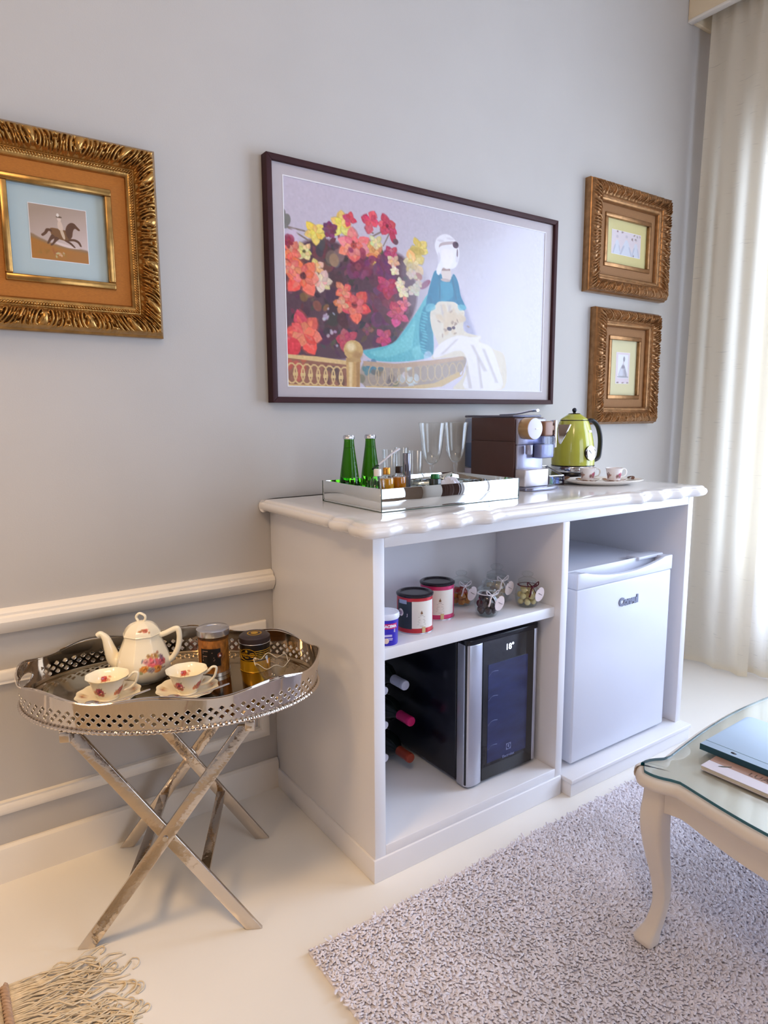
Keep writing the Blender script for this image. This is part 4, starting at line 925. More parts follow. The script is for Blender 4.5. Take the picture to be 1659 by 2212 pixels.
# capsule holder
ch = thing('capsule_box', 'small dark-framed sloping glass box with blue and green capsules beside the coffee machine', 'box', (.985, -.235, ZT), -.12)
M_DKM = mat('dark_bronze', (58, 44, 46), .35, metal=.5)
A = [(-.034, -.045), (.034, -.045), (.034, .045), (-.034, .045)]; Hh = [.034, .034, .062, .062]
for (x, y), hz in zip(A, Hh): G().box(x-.0025, x+.0025, y-.0025, y+.0025, 0, hz).obj('post', M_DKM, ch, smooth=0)
for k in range(4):
    (x0, y0), (x1, y1) = A[k], A[(k+1) % 4]
    G().tube([(x0, y0, Hh[k]), (x1, y1, Hh[(k+1) % 4])], .0028, 6).obj('top_bar', M_SILVER, ch)
    G().tube([(x0, y0, .003), (x1, y1, .003)], .0028, 6).obj('bottom_bar', M_DKM, ch)
G().add([(x, y, z-.001) for (x, y), z in zip(A, Hh)], [(0, 1, 2, 3)]).obj('glass_lid', M_GLASS, ch, smooth=0)
for k in range(2): G().add([(A[k][0], A[k][1], .004), (A[k+1][0], A[k+1][1], .004), (A[k+1][0], A[k+1][1], Hh[k+1]), (A[k][0], A[k][1], Hh[k])], [(0, 1, 2, 3)]).obj('glass_side', M_GLASS, ch, smooth=0)
G().add([(A[3][0], A[3][1], .004), (A[0][0], A[0][1], .004), (A[0][0], A[0][1], Hh[0]), (A[3][0], A[3][1], Hh[3])], [(0, 1, 2, 3)]).obj('glass_side', M_GLASS, ch, smooth=0)
G().box(-.033, .033, -.044, .044, .001, .003).obj('floor_plate', M_DKM, ch, smooth=0)
cols = [((36, 78, 190), 'blue'), ((30, 92, 60), 'green'), ((36, 78, 190), 'blue'), ((24, 40, 96), 'navy'), ((40, 104, 66), 'green'), ((36, 78, 190), 'blue')]
capm = None
for k, (c, nm) in enumerate(cols):
    x, y = ch.location.x+(-.017 if k % 2 else .017), ch.location.y+(-.028+.027*(k//2))
    q = thing('coffee_capsule', {'blue': 'bright blue foil coffee capsule in the sloping glass box', 'green': 'dark green foil coffee capsule in the sloping glass box', 'navy': 'navy foil coffee capsule in the sloping glass box'}[nm], 'capsule', (x, y, ZT+.0032), 0, 'coffee capsules in the glass box')
    G().lathe([(.0120, 0), (.0125, .001), (.0105, .004), (.0088, .018), (.006, .0225), (0, .023)], 18).obj('shell', mat('capsule_'+nm, c, .25, metal=.7), q)
    G().lathe([(.0140, 0), (.0140, .0012), (.0118, .0014)], 18).obj('rim', mat('capsule_'+nm, c, .25, metal=.7), q)

# ------------------------------------------------------------------ kettle
kt = thing('electric_kettle', 'lime green retro electric kettle with black handle and round temperature gauge', 'kettle', (1.200, -.170, ZT))
M_LIME = mat('lime_enamel', (186, 188, 76), .16, coat=.6, noise=.02, nscale=10); M_BK = mat('gloss_black', (22, 16, 18), .25)
G().lathe([(0, 0), (.079, 0), (.081, .004), (.081, .026), (.078, .032), (.0, .033)], 44).obj('power_base', M_BK, kt)
G().lathe([(.0795, .033), (.0812, .036), (.0812, .050), (.0800, .053)], 44).obj('chrome_band', M_CHROME, kt)
G().lathe([(.0806, .0535), (.0818, .0545), (.0818, .0572), (.0806, .0582)], 44).obj('black_ring', M_BK, kt)
body = smooth_prof([(.0805, .058), (.0812, .075), (.0795, .110), (.0740, .150), (.0650, .190), (.0560, .218), (.0520, .226)], 5)
G().lathe(body, 56).obj('body', M_LIME, kt)
G().lathe([(.0525, .2262), (.0530, .2275), (.0520, .2290)], 44).obj('lid_seam', M_BK, kt)
ld = G().lathe(smooth_prof([(.0515, .2285), (.0490, .2330), (.0360, .2420), (.0240, .2500), (.0225, .2510)], 4)+[(0, .2512)], 44).obj('lid', M_LIME, kt)
G().lathe([(.0235, .2508), (.0200, .2535), (.0060, .2545), (.0045, .2580)], 28).obj('lid_collar', M_BK, ld)
G().sphere((0, 0, .2655), .0088, 18, 12).obj('knob', mat('knob_chrome', (60, 62, 70), .08, metal=1.0), ld)
# V-shaped pouring spout on the left
def rb(z): return np.interp(z, [p[1] for p in body], [p[0] for p in body])
V = []; nn = 9
for i in range(nn):
    t = i/(nn-1); z = .212-.072*t; half = .46*(1-t)**.9+.02
    r = rb(z); out = r+.030*(1-t)**1.1+.002
    V.append([(r*math.cos(PI-half), r*math.sin(PI-half), z), (-out, 0, z), (r*math.cos(PI+half), r*math.sin(PI+half), z)])
g = G()
for row in V: g.add(row, [])
for i in range(nn-1):
    for k in range(2): g.f.append([i*3+k, i*3+k+1, (i+1)*3+k+1, (i+1)*3+k])
sp = g.obj('spout', M_CHROME, kt, smooth=30)
for sgn in (-1, 1):
    G().tube([Vector(V[i][0 if sgn < 0 else 2]) for i in range(nn)], .0026, 6).obj('spout_edge', M_CHROME, sp)
G().tube(catmull([(.050, 0, .220), (.078, 0, .226), (.104, 0, .205), (.118, 0, .160), (.118, 0, .110), (.110, 0, .080), (.078, 0, .070)], 6), [.011]*37, 12, flat=.8).xform(Matrix.Rotation(-.32, 4, 'Z')).obj('handle', mat('handle_black', (30, 28, 32), .32), kt)
ga = G().lathe([(.0270, 0), (.0280, .003), (.0280, .012)], 36).xform(Matrix.Translation((0, -.071, .104)) @ Matrix.Rotation(PI/2-.09, 4, 'X')).obj('gauge_housing', M_BK, kt)
G().lathe([(.0280, .011), (.0275, .015), (.0240, .016), (.0232, .0145)], 36).xform(Matrix.Translation((0, -.071, .104)) @ Matrix.Rotation(PI/2-.09, 4, 'X')).obj('gauge_ring', M_CHROME, ga)
G().lathe([(.0235, .0142), (0, .0146)], 36).xform(Matrix.Translation((0, -.071, .104)) @ Matrix.Rotation(PI/2-.09, 4, 'X')).obj('gauge_face', mat('gauge_white', (240, 240, 244), .35), ga)
G().box(-.0012, .0012, 0, .0006, -.002, .016).xform(Matrix.Translation((0, -.0862, .1052)) @ Matrix.Rotation(-.8, 4, 'Y')).obj('gauge_needle', mat('needle_grey', (120, 118, 126), .4), ga, smooth=0)
G().box(-.013, .013, 0, .002, -.0045, .0045).xform(Matrix.Translation((.018, -.0640, .186)) @ Matrix.Rotation(.28, 4, 'Z') @ Matrix.Rotation(-.25, 4, 'X')).obj('badge', mat('badge_white', (240, 240, 240), .3), kt, bevel=.0009)

# ------------------------------------------------------------------ oval platter with two flowered coffee cups
CREAM = (240, 232, 214)
def painted_lathe(g, prof, n, canvas, z0, z1, a0=0.0, fn=None):
    """surface of revolution whose vertex colours come from a canvas wrapped round it"""
    o = len(g.v); m = len(prof)
    for (r, z) in prof:
        for k in range(n):
            a = 2*PI*k/n; rr = fn(a, r, z) if fn else r; g.v.append((rr*math.cos(a), rr*math.sin(a), z))
    zz = np.array([p[1] for p in prof]); v = np.repeat(np.clip((z1-zz)/(z1-z0), 0, .9999), n); u = np.tile(((np.arange(n)/n-a0/(2*PI)) % 1.0), m)
    g.c += [tuple(c) for c in canvas.sample(u, v)]
    for i in range(m-1):
        for k in range(n):
            k2 = (k+1) % n; g.f.append([o+i*n+k, o+i*n+k2, o+(i+1)*n+k2, o+(i+1)*n+k])
    return g
M_CHINA = mat('painted_china', CREAM, .14, attr='paint', coat=.4); M_CHINAW = mat('plain_china', (242, 238, 232), .14, coat=.4)
def cup_canvas(w, h, bg, seed, n, cols, top=.35, bot=.95):
    c = Canvas(w, h, bg); c.r.seed(seed)
    for k in range(n):
        x = (k+.5)*w/n+c.r.uniform(-3, 3); y = h*c.r.uniform(top+.1, bot-.15)
        for q in range(16): c.leaf(x+c.r.uniform(-15, 15), y+c.r.uniform(-9, 9), c.r.uniform(0, 6.28), c.r.uniform(6, 12), c.r.uniform(3, 5), c.r.choice([(118, 112, 70), (150, 120, 84), (110, 76, 64), (186, 140, 108), (150, 84, 76)]))
        c.rose(x, y, w/n*.19, h*.20, cols[k % len(cols)]); c.rose(x-w/n*.24, y+h*.05, w/n*.11, h*.12, cols[(k+1) % len(cols)])
        c.rose(x+c.r.uniform(-9, 9), y+h*.12, w/n*.10, h*.09, cols[(k+1) % len(cols)])
    return c
pt = thing('oval_platter', 'oval white china platter carrying two flowered coffee cups', 'platter', (1.145, -.350, ZT), -.61)
G().lathe([(0, 0), (.60, 0), (.66, .0015), (.86, .009), (1.0, .0165), (1.0, .0185), (.85, .012), (.62, .0055), (0, .005)], 56, sx=.146, sy=.096).map(lambda x, y, z: (x, y, z)).obj('dish', M_CHINAW, pt)
for k, (x, y) in enumerate(((-.120, .034), (.122, .030))):
    G().tube(catmull([(x-.012, y-.03, .0185), (x+.004*(-1)**k, y-.012, .0225), (x, y+.01, .0235), (x+.012*(-1)**k, y+.022, .0185)], 5), [.006]*15+[.004], 8, flat=.35).obj('scroll_grip', mat('gilt_brown', (120, 78, 60), .3, metal=.3), pt)
cc = cup_canvas(168, 60, (244, 238, 238), 8, 3, [(190, 84, 120), (150, 110, 104)], .15, .8)
def coffee_cup(x, y, label, rot):
    sc_ = thing('coffee_saucer', 'brown-edged saucer under the '+label.split(' on the')[0].split(' in front')[0].replace('small ', '')+(' by the kettle' if 'kettle' in label else ' away from the kettle'), 'saucer', (x, y, ZT+.0056), rot, 'small saucers on the oval platter')
    g = G(); sa = Canvas(120, 20, (226, 214, 206)); sa.blob((126, 78, 62), 60, 6, 7, 3, 26, 36, 4, 20, .8)
    painted_lathe(g, [(0.0001, .003), (.020, .003), (.026, .0042), (.036, .0090), (.043, .0125), (.0432, .0115), (.034, .0070), (.024, .0005), (.0001, .0002)], 72, sa, .0, .0125, 0, lambda a, r, z: r*(1+(.05*math.cos(6*a) if r > .033 else 0)))
    g.obj('dish', M_CHINA, sc_)
    cp = thing('coffee_cup', label, 'cup', (x, y, ZT+.0088), rot, 'flowered coffee cups on the oval platter')
    g = G(); out = smooth_prof([(.0165, 0), (.0205, .003), (.0225, .012), (.0255, .030), (.0285, .044), (.0308, .050)], 4)
    painted_lathe(g, out+[(.0298, .0502), (.0270, .043), (.0235, .026), (.0200, .010), (.0140, .004), (.0001, .0035)], 84, cc, 0, .050, 0); g.obj('bowl', M_CHINA, cp)
    G().lathe([(.0172, -.0004), (.0172, .0015), (.0150, .0016), (.0150, -.0004)], 36, close=True).obj('foot_ring', M_CHINAW, cp)
    G().tube(catmull([(.0280, 0, .043), (.040, 0, .046), (.047, 0, .036), (.042, 0, .022), (.0245, 0, .016)], 6), .0026, 8).obj('handle', M_CHINAW, cp)
    return cp
coffee_cup(1.112, -.312, 'small flowered coffee cup in front of the kettle on the oval platter', -.45)
coffee_cup(1.172, -.380, 'small flowered coffee cup on the oval platter, in front of the plain grey wall', -.45)

# ================================================================== THINGS ON THE SHELF
ZS = .611
TO_CAM = lambda x, y: math.atan2(-1.864-y, -.867-x)

def tin(x, y, bandcol, label, key, darkside):
    r = thing('drink_tin', label, 'tin', (x, y, ZS), 0, 'round tins with black lids on the shelf'); R = .049; a = TO_CAM(x, y)
    G().lathe([(0, 0), (R, 0), (R+.0012, .001), (R+.0012, .004), (R, .005), (R, .098), (R+.0012, .099), (R+.0012, .102), (R, .103)], 48).obj('can', mat('tin_red_'+key, bandcol, .28, metal=.35), r)
    G().lathe([(R+.0016, -.0002), (R+.0016, .0035), (R+.0004, .0038)], 48).obj('lower_rim', M_SILVER, r)
    G().lathe([(R+.0014, .099), (R+.0022, .101), (R+.0022, .104), (R-.002, .107), (R-.008, .107), (R-.011, .1035), (0, .1035)], 48).obj('lid', mat('tin_lid_black', (34, 28, 36), .22), r)
    def panel(name, a0, a1, z0, z1, m, rr=R+.0006):
        n = 14; g = G(); v = [(rr*math.cos(a0+(a1-a0)*k/n), rr*math.sin(a0+(a1-a0)*k/n), z) for z in (z0, z1) for k in range(n+1)]
        g.add(v, [[k, k+1, n+2+k, n+1+k] for k in range(n)]); return g.obj(name, m, r, smooth=180)
    ink = mat('tin_ink', (168, 160, 154), .6)
    if darkside:
        panel('dark_label', a-1.15, a-.16, .014, .089, mat('tin_label_slate', (48, 56, 62), .45))
        pp = panel('cream_label', a-.16, a+1.25, .016, .090, mat('tin_label_cream', (228, 222, 214), .5)); c0 = a+.38
        g = sq_disc = G().lathe([(.0105, 0), (0, .0001)], 24); g.xform(Matrix.Rotation(PI/2, 4, 'X')); wrap(g, R+.0012, a-.86, 0, 0, .057); g.obj('round_seal', mat('seal_white', (226, 214, 224), .5), r, smooth=180)
        for k, (w_, z) in enumerate(((.012, .0605), (.014, .057), (.010, .0535))):
            wrap(G().box(-w_/2, w_/2, -.0004, 0, z-.0008, z+.0008), R+.0016, a-.86, 0, 0, 0).obj('seal_line', mat('seal_ink', (110, 70, 100), .6), r, smooth=0)
        wrap(text_geo('J', .010, .0003, .0002), R+.0012, a-.42, 0, 0, .052).obj('label_mark', mat('seal_white', (226, 214, 224), .5), r, smooth=0)
        panel('top_sticker', a-.98, a-.45, .082, .093, mat('clear_sticker', (150, 160, 190), .3), R+.0012)
    else:
        pp = panel('cream_label', a-.75, a+1.15, .016, .088, mat('tin_label_cream', (228, 222, 214), .5)); c0 = a+.18
    wrap(sq_pear(), R+.0012, c0, 0, 0, .060).obj('pear_mark', mat('pear_brown', (128, 92, 62), .6), pp, smooth=0)
    for k, (w_, z) in enumerate(((.010, .0515), (.020, .0475), (.018, .040), (.022, .036), (.020, .032), (.024, .027), (.010, .0225))):
        wrap(G().box(-w_/2, w_/2, -.0003, 0, z-.0004, z+.0004), R+.0010, c0, 0, 0, 0).obj('print_line', ink, pp, smooth=0)
    panel('tape', c0+.02, c0+.22, .004, .020, mat('tape_beige', (206, 178, 130), .5), R+.0016)
    return r
def sq_pear():
    pts = [(0, .0065), (.0008, .003), (.0020, .0005), (.0032, -.002), (.0026, -.0042), (0, -.0050), (-.0026, -.0042), (-.0032, -.002), (-.0020, .0005), (-.0008, .003)]
    g = G(); g.add([(x, -.0004, z) for x, z in pts], [list(range(10))]); return g
tin(.2076, -.463, (196, 52, 62), 'red tin with black lid and slate-and-cream label on the shelf', 'a', True)
tin(.334, -.405, (206, 62, 112), 'pink-banded tin with black lid and plain cream label on the shelf', 'b', False)

pb = thing('nut_tub', 'small blue plastic nut tub with white lid beside the tins', 'tub', (.079, -.506, ZS)); R = .034; a = TO_CAM(.079, -.506)
M_TB = mat('tub_blue', (52, 40, 176), .3)
G().lathe([(0, 0), (.031, 0), (.0318, .002), (R, .070)], 40).obj('tub', M_TB, pb)
G().lathe([(.0352, .068), (.0365, .070), (.0365, .080), (.0350, .083), (.031, .0835), (.0305, .082), (0, .082)], 40).obj('lid', mat('tub_lid', (224, 226, 240), .3), pb)
def band(z0, z1, a0, a1, m, name, rr):
    n = 14; g = G(); v = [(rr(z)*math.cos(a0+(a1-a0)*k/n), rr(z)*math.sin(a0+(a1-a0)*k/n), z) for z in (z0, z1) for k in range(n+1)]
    g.add(v, [[k, k+1, n+2+k, n+1+k] for k in range(n)]); return g.obj(name, m, pb, smooth=180)
rr = lambda z: .0318+(R-.0318)*z/.07+.0005
band(.045, .059, a-1.0, a+1.0, mat('tub_magenta', (200, 40, 110), .35), 'brand_band', rr)
wrap(text_geo('IRACEMA', .0098, .0004, .0005), R+.0009, a+.30, 0, 0, .052).obj('brand_lettering', mat('tub_white', (238, 232, 244), .4), pb, smooth=0)
for z, w_, t_ in ((.040, .040, .0045), (.0275, .020, .0028), (.020, .024, .0012), (.0165, .022, .0012)):
    wrap(G().box(-w_/2, w_/2, -.0005, 0, z-t_, z+t_), R+.0002, a+.22, 0, 0, 0).obj('caption', mat('tub_lilac', (196, 186, 226), .4), pb, smooth=0)
wrap(G().sphere((0, 0, 0), .0075, 12, 8, (1, .15, 1)), R-.0008, a+.05, 0, 0, .014).obj('nut_picture', mat('nut_cream', (226, 196, 176), .5), pb)

# apothecary jars tied with ribbons and oval tags
M_JAR = glass_mat('jar_glass', (249, 251, 251), .0, 1.5)
M_RIB = mat('ribbon_white', (236, 234, 240), .55); M_RIBD = mat('ribbon_burgundy', (84, 18, 36), .5); M_TAG = mat('tag_paper', (236, 226, 232), .6)
def jar(x, y, label, rib, s=1.0, turn=0.0):
    r = thing('glass_jar', label, 'jar', (x, y, ZS), 0, 'lidded glass jars on the shelf'); fz = lambda a, q, z: q*(1+.018*math.cos(8*a)*(1 if .004 < z < .040*s else 0))
    P_ = smooth_prof([(.024, .0), (.028, .003), (.034, .016), (.0365, .032), (.036, .048), (.031, .060), (.025, .066)], 4)
    P_ = [(q*s, z*s) for q, z in P_]
    G().lathe([(0, .0005)]+P_+[(.026*s, .069*s), (.0285*s, .072*s), (.0285*s, .075*s), (.025*s, .076*s), (.024*s, .066*s)]+[(q-.0022*s, z) for q, z in P_[::-1][1:-3]]+[(0, .005*s)], 48, fn=fz).obj('jar_body', M_JAR, r)
    ld = G().lathe([(.0, .0765*s), (.027*s, .0765*s), (.0285*s, .079*s), (.027*s, .083*s), (.018*s, .088*s), (.0125*s, .091*s), (.0125*s, .094*s), (.0165*s, .097*s), (.0178*s, .101*s), (.0165*s, .105*s), (.010*s, .108*s), (0, .1085*s)], 36).obj('lid', M_JAR, r)
    a = TO_CAM(x, y)+turn; ca, sa = math.cos(a), math.sin(a); R = .0275*s; zr = .067*s
    pts = [(R*math.cos(t*2*PI/24), R*math.sin(t*2*PI/24), zr) for t in range(24)]
    G().tube(pts, .0028, 6, closed=True, flat=.5).obj('ribbon', rib, r)
    F = lambda u, d, z: ((R+d)*ca-u*sa, (R+d)*sa+u*ca, zr+z)      # u sideways, d outwards, z up
    for sgn in (-1, 1):
        G().tube(catmull([F(0, .004, 0), F(sgn*.010, .007, .010), F(sgn*.018, .008, .016), F(sgn*.017, .008, .006), F(sgn*.006, .006, 0), F(0, .004, 0)], 5), .0030, 6, flat=.4).obj('bow_loop', rib, r)
        G().tube(catmull([F(0, .004, 0), F(sgn*.006, .008, -.010), F(sgn*.009, .010, -.020), F(sgn*.012, .009, -.030)], 5), .0028, 6, flat=.4).obj('bow_tail', rib, r)
    G().sphere(F(0, .005, 0), .0042, 10, 7).obj('knot', rib, r)
    tg = G(); n = 26; c0 = F(.020, .0135, -.022); ux = Vector((-sa, ca, 0)); uz = Vector((0, 0, 1)); N_ = Vector((ca, sa, 0)); ro = .35
    ring = [Vector(c0)+ux*(.0135*math.cos(2*PI*k/n)*math.cos(ro)-.0225*math.sin(2*PI*k/n)*math.sin(-ro))+uz*(.0135*math.cos(2*PI*k/n)*math.sin(-ro)+.0225*math.sin(2*PI*k/n)*math.cos(ro)) for k in range(n)]
    t_ = tg.loops([[tuple(p) for p in ring], [tuple(p+N_*.0008) for p in ring]]).obj('tag', M_TAG, r, smooth=30)
    sw = catmull([Vector(c0)+N_*.0014+ux*u+uz*z for u, z in ((-.004, .004), (.001, .001), (.004, -.001), (.008, -.003))], 4)
    G().tube(sw, .0006, 5).obj('tag_script', mat('tag_ink', (110, 92, 104), .6), t_)
    G().lathe([(.0014, 0), (.0014, .0006), (.0008, .0006)], 10).map(lambda px, py, pz: tuple(Vector(c0)+ux*(px-.004)+uz*(py+.017)+N_*(pz+.0009))).obj('eyelet', mat('eyelet_brass', (150, 120, 96), .35, .6), t_)
    return r
J = {'A': (.466, -.361), 'B': (.578, -.400), 'C': (.455, -.487), 'D': (.621, -.488)}
jar(*J['A'], 'lidded glass jar of orange candies with white ribbon, beside the pink-banded tin', M_RIB, 1.0, .35)
jar(*J['B'], 'tall lidded glass jar of pale biscuits in the back corner of the shelf', M_RIB, 1.12, .5)
jar(*J['C'], 'lidded glass jar of dark chocolates with white bow at the shelf front', M_RIB, 1.0, .45)
jar(*J['D'], 'lidded glass jar of yellow candy balls tied with burgundy ribbon', M_RIBD, 1.0, .5)
def fill(j, name, label, group, mesh_fn, m, spots, s=1.0):
    """every sweet in a jar is its own object; copies share one mesh"""
    src = None; rn = random.Random(hash(name) % 97 if False else len(name))
    for (dx, dy, dz) in spots:
        loc = (J[j][0]+dx*s, J[j][1]+dy*s, ZS+dz*s)
        if src is None:
            src = mesh_fn().obj(name, m); src.location = loc; tag(src, label, 'sweet', group)
        else:
            o = src.copy(); COL.objects.link(o); o.location = loc; o.rotation_euler = (rn.uniform(-.4, .4), rn.uniform(-.4, .4), rn.uniform(0, 3)); tag(o, label, 'sweet', group)
lay = lambda n, R, z, ph: [(R*math.cos(2*PI*k/n+ph), R*math.sin(2*PI*k/n+ph), z) for k in range(n)]
fill('D', 'candy_ball', 'pale yellow candy ball inside the jar with burgundy ribbon', 'candy balls in the burgundy-ribbon jar', lambda: G().sphere((0, 0, 0), .0092, 14, 9), mat('candy_yellow', (226, 208, 150), .5),
     lay(5, .0195, .0160, .2)+[(0, 0, .0150)]+lay(5, .0215, .0345, .8)+[(0, 0, .0335)]+lay(4, .0150, .0520, .1))
fill('C', 'chocolate', 'dark chocolate piece inside the jar with white bow at the shelf front', 'chocolates in the front jar', lambda: G().sphere((0, 0, 0), .0088, 12, 8, (1, 1, 1.25)), mat('chocolate_dark', (58, 38, 42), .35),
     lay(6, .0205, .0175, 0)+[(0, 0, .0165)]+lay(6, .0232, .0370, .5)+[(0, 0, .037)]+lay(5, .0170, .0560, .2))
fill('A', 'fruit_jelly', 'orange fruit jelly inside the jar beside the pink-banded tin', 'fruit jellies in the white-ribbon jar', lambda: G().box(-.0075, .0075, -.0075, .0075, -.0065, .0065), mat('jelly_orange', (214, 138, 44), .3),
     lay(5, .0195, .0150, .3)+[(0, 0, .0145)]+lay(4, .0185, .0310, 1.0))
fill('A', 'red_jelly', 'red fruit jelly on top inside the jar beside the pink-banded tin', 'red jellies in the white-ribbon jar', lambda: G().box(-.0075, .0075, -.0075, .0075, -.0065, .0065), mat('jelly_red', (196, 62, 40), .3), lay(3, .0140, .0480, .4))
fill('B', 'macaroon', 'pale round biscuit inside the tall jar in the shelf corner', 'biscuits in the tall jar', lambda: G().lathe([(.006, -.007), (.012, -.006), (.0135, -.002), (.0135, .002), (.012, .006), (.006, .007)], 18), mat('biscuit_cream', (224, 206, 178), .7),
     lay(3, .0165, .0150, .4)+lay(3, .0175, .0320, 1.2)+lay(3, .0165, .0490, .2), 1.12)

# ================================================================== FOLDING TRAY STAND AND GALLERY TRAY
TA = math.atan2(-.466, .885)
M_HAM = mat('hammered_silver', (206, 196, 186), .13, metal=1.0, bump=.45, bscale=34)
M_TRAY = mat('polished_tray_silver', (212, 202, 192), .06, metal=1.0, bump=.04, bscale=26)
M_TRAYF = mat('tray_floor_silver', (176, 158, 128), .09, metal=1.0, bump=.02, bscale=14)
sd = thing('tray_stand', 'folding silver X-leg stand under the oval gallery tray', 'stand', (-.405, -.293, 0), TA)
s_, H_, wx = .1875, .513, .0372
for yc, o in ((-.175, -1), (.175, 1)):
    for k, sg in enumerate((1, -1)):
        y0 = yc+(o*.0052 if k == 0 else -o*.0052)
        G().prism_y([(-sg*s_-wx/2, 0), (-sg*s_+wx/2, 0), (sg*s_+wx/2, H_), (sg*s_-wx/2, H_)], y0-.0048, y0+.0048).obj('leg', M_HAM, sd, bevel=.0012)
    G().tube([(0, yc-.013, H_/2), (0, yc+.013, H_/2)], .006, 12).obj('pivot', M_CHROME, sd)
for sg in (-1, 1):
    G().box(sg*(s_+.008)-.011, sg*(s_+.008)+.011, -.192, .192, H_-.012, H_+.0135).obj('top_rail', M_HAM, sd, bevel=.002)
    xs = sg*(s_-.15*2*s_/H_)
    G().box(xs-.012, xs+.012, -.170, .170, .146, .155).obj('stretcher', M_HAM, sd, bevel=.001)

ty = thing('gallery_tray', 'oval silver tray with pierced wavy gallery, resting on the folding stand', 'tray', (-.400, -.284, .5268), TA)
TA_, TB_ = .347, .238
nphi = 4000; ph = np.linspace(0, 2*PI, nphi+1); dx = np.hypot(TA_*np.sin(ph), TB_*np.cos(ph)); arc = np.concatenate([[0], np.cumsum((dx[1:]+dx[:-1])/2*(ph[1]-ph[0]))])
NC = 640; PH = np.interp(np.arange(NC)/NC*arc[-1], arc, ph)
def rim_h(p): return .008+.067+.008*math.cos(8*p)
def gp(p, z, out=0.0):
    f = 1+.020*z/.07; x, y = TA_*math.cos(p)*f, TB_*math.sin(p)*f
    n = Vector((math.cos(p)/TA_, math.sin(p)/TB_)).normalized(); return (x+n.x*out, y+n.y*out, z)
DV = .0026; NL = 20; NT = 4; V = []; hid = set()
for j in range(NL+NT+1):
    for i in range(NC):
        z = .006+DV*j if j <= NL else .006+DV*NL+(rim_h(PH[i])-.006-DV*NL)*(j-NL)/NT
        V.append([i, j, z])
hand = {}
def oval(i, z):                                                       # handle opening, <1 inside
    du = min(abs(i), abs(i-NC), key=abs) if abs(i) < NC/4 or i > 3*NC/4 else abs(i-NC/2)
    u = du*arc[-1]/NC; return (u/.040)**2+((z-.041)/.0135)**2
F = []
zo = lambda i, j: V[j*NC+i % NC][2]
kept_edge = {}
for j in range(NL+NT):
    for i in range(NC):
        a, b, c, d = j*NC+i, j*NC+(i+1) % NC, (j+1)*NC+(i+1) % NC, (j+1)*NC+i
        zc = (V[a][2]+V[c][2])/2; near = min(i, abs(i-NC/2), NC-i) < 26
        ci, cj = i+.5, j+.5; best = None
        for r in (6, 10, 14):
            off = 0 if r != 10 else 4; m = round((ci-off)/8)*8+off
            q = (abs(ci-m)+abs(cj-r), ci-m, cj-r, m, r)
            if best is None or q[0] < best[0]: best = q
        _, di, dj, m, r = best
        tris = ((a, b, d), (b, c, d)) if di*dj > 0 else ((a, b, c), (a, c, d))
        cen = {a: (i, j), b: (i+1, j), c: (i+1, j+1), d: (i, j+1)}
        for t in tris:
            gi = sum(cen[q][0] for q in t)/3; gj = sum(cen[q][1] for q in t)/3; gz = sum(V[q][2] for q in t)/3
            if near:
                if oval(gi, gz) < 1: hid.update(t); continue
            elif min(abs(gi-m), NC-abs(gi-m))+abs(gj-r) < 2 and j <= NL: continue
            F.append(t)
used = {q for t in F for q in t}
pts = []
for n, (i, j, z) in enumerate(V):
    ii = float(i)
    if n in hid and n in used:                                        # snap the opening's border to a clean oval
        du = i if i < NC/4 else (i-NC if i > 3*NC/4 else i-NC/2); cen_ = 0 if i < NC/4 else (NC if i > 3*NC/4 else NC/2)
        u = du*arc[-1]/NC; k = math.sqrt(max(oval(i, z), 1e-6)); ii = cen_+du/k; z = .041+(z-.041)/k
    p = float(np.interp((ii % NC)/NC*arc[-1], arc, ph)); pts.append(gp(p, z))
g = G(); g.add(pts, F)
me_o = g.obj('gallery', M_TRAY, ty, smooth=60)
bm = bmesh.new(); bm.from_mesh(me_o.data); bmesh.ops.delete(bm, geom=[v for v in bm.verts if not v.link_faces], context='VERTS'); bm.to_mesh(me_o.data); bm.free()
so = me_o.modifiers.new('thickness', 'SOLIDIFY'); so.thickness = .0014; so.offset = 0
G().tube([gp(p, rim_h(p)) for p in PH[::2]], .0024, 7, closed=True).obj('rim_wire', M_TRAY, ty)
G().tube([gp(p, .0045, .004) for p in PH[::1]], [.0040+.0009*math.cos(2*PI*k*160/640) for k in range(640)], 8, closed=True).obj('beaded_foot', M_TRAY, ty)
G().lathe([(0, .0075), (.93, .0075), (.945, .0088), (.96, .0068), (1.0, .0062), (1.0, .0028), (0, .0024)], 120, sx=TA_, sy=TB_).obj('floor_plate', M_TRAYF, ty)
for sg in (-1, 1):                                                    # rolled lip round each handle opening
    cen_ = 0 if sg > 0 else PI
    loop = []
    for k in range(40):
        t = 2*PI*k/40; u = .040*math.cos(t); z = .041+.0135*math.sin(t)
        s0 = (0 if sg > 0 else arc[-1]/2)+u; loop.append(gp(float(np.interp(s0 % arc[-1], arc, ph)), z))
    G().tube(loop, .0018, 6, closed=True).obj('handle_lip', M_TRAY, ty)
for a in (-.95, .95, PI-.95, PI+.95): G().sphere((TA_*.93*math.cos(a), TB_*.93*math.sin(a), .0010), .0038, 10, 7).obj('ball_foot', M_TRAY, ty)
ZG = .5268+.0076

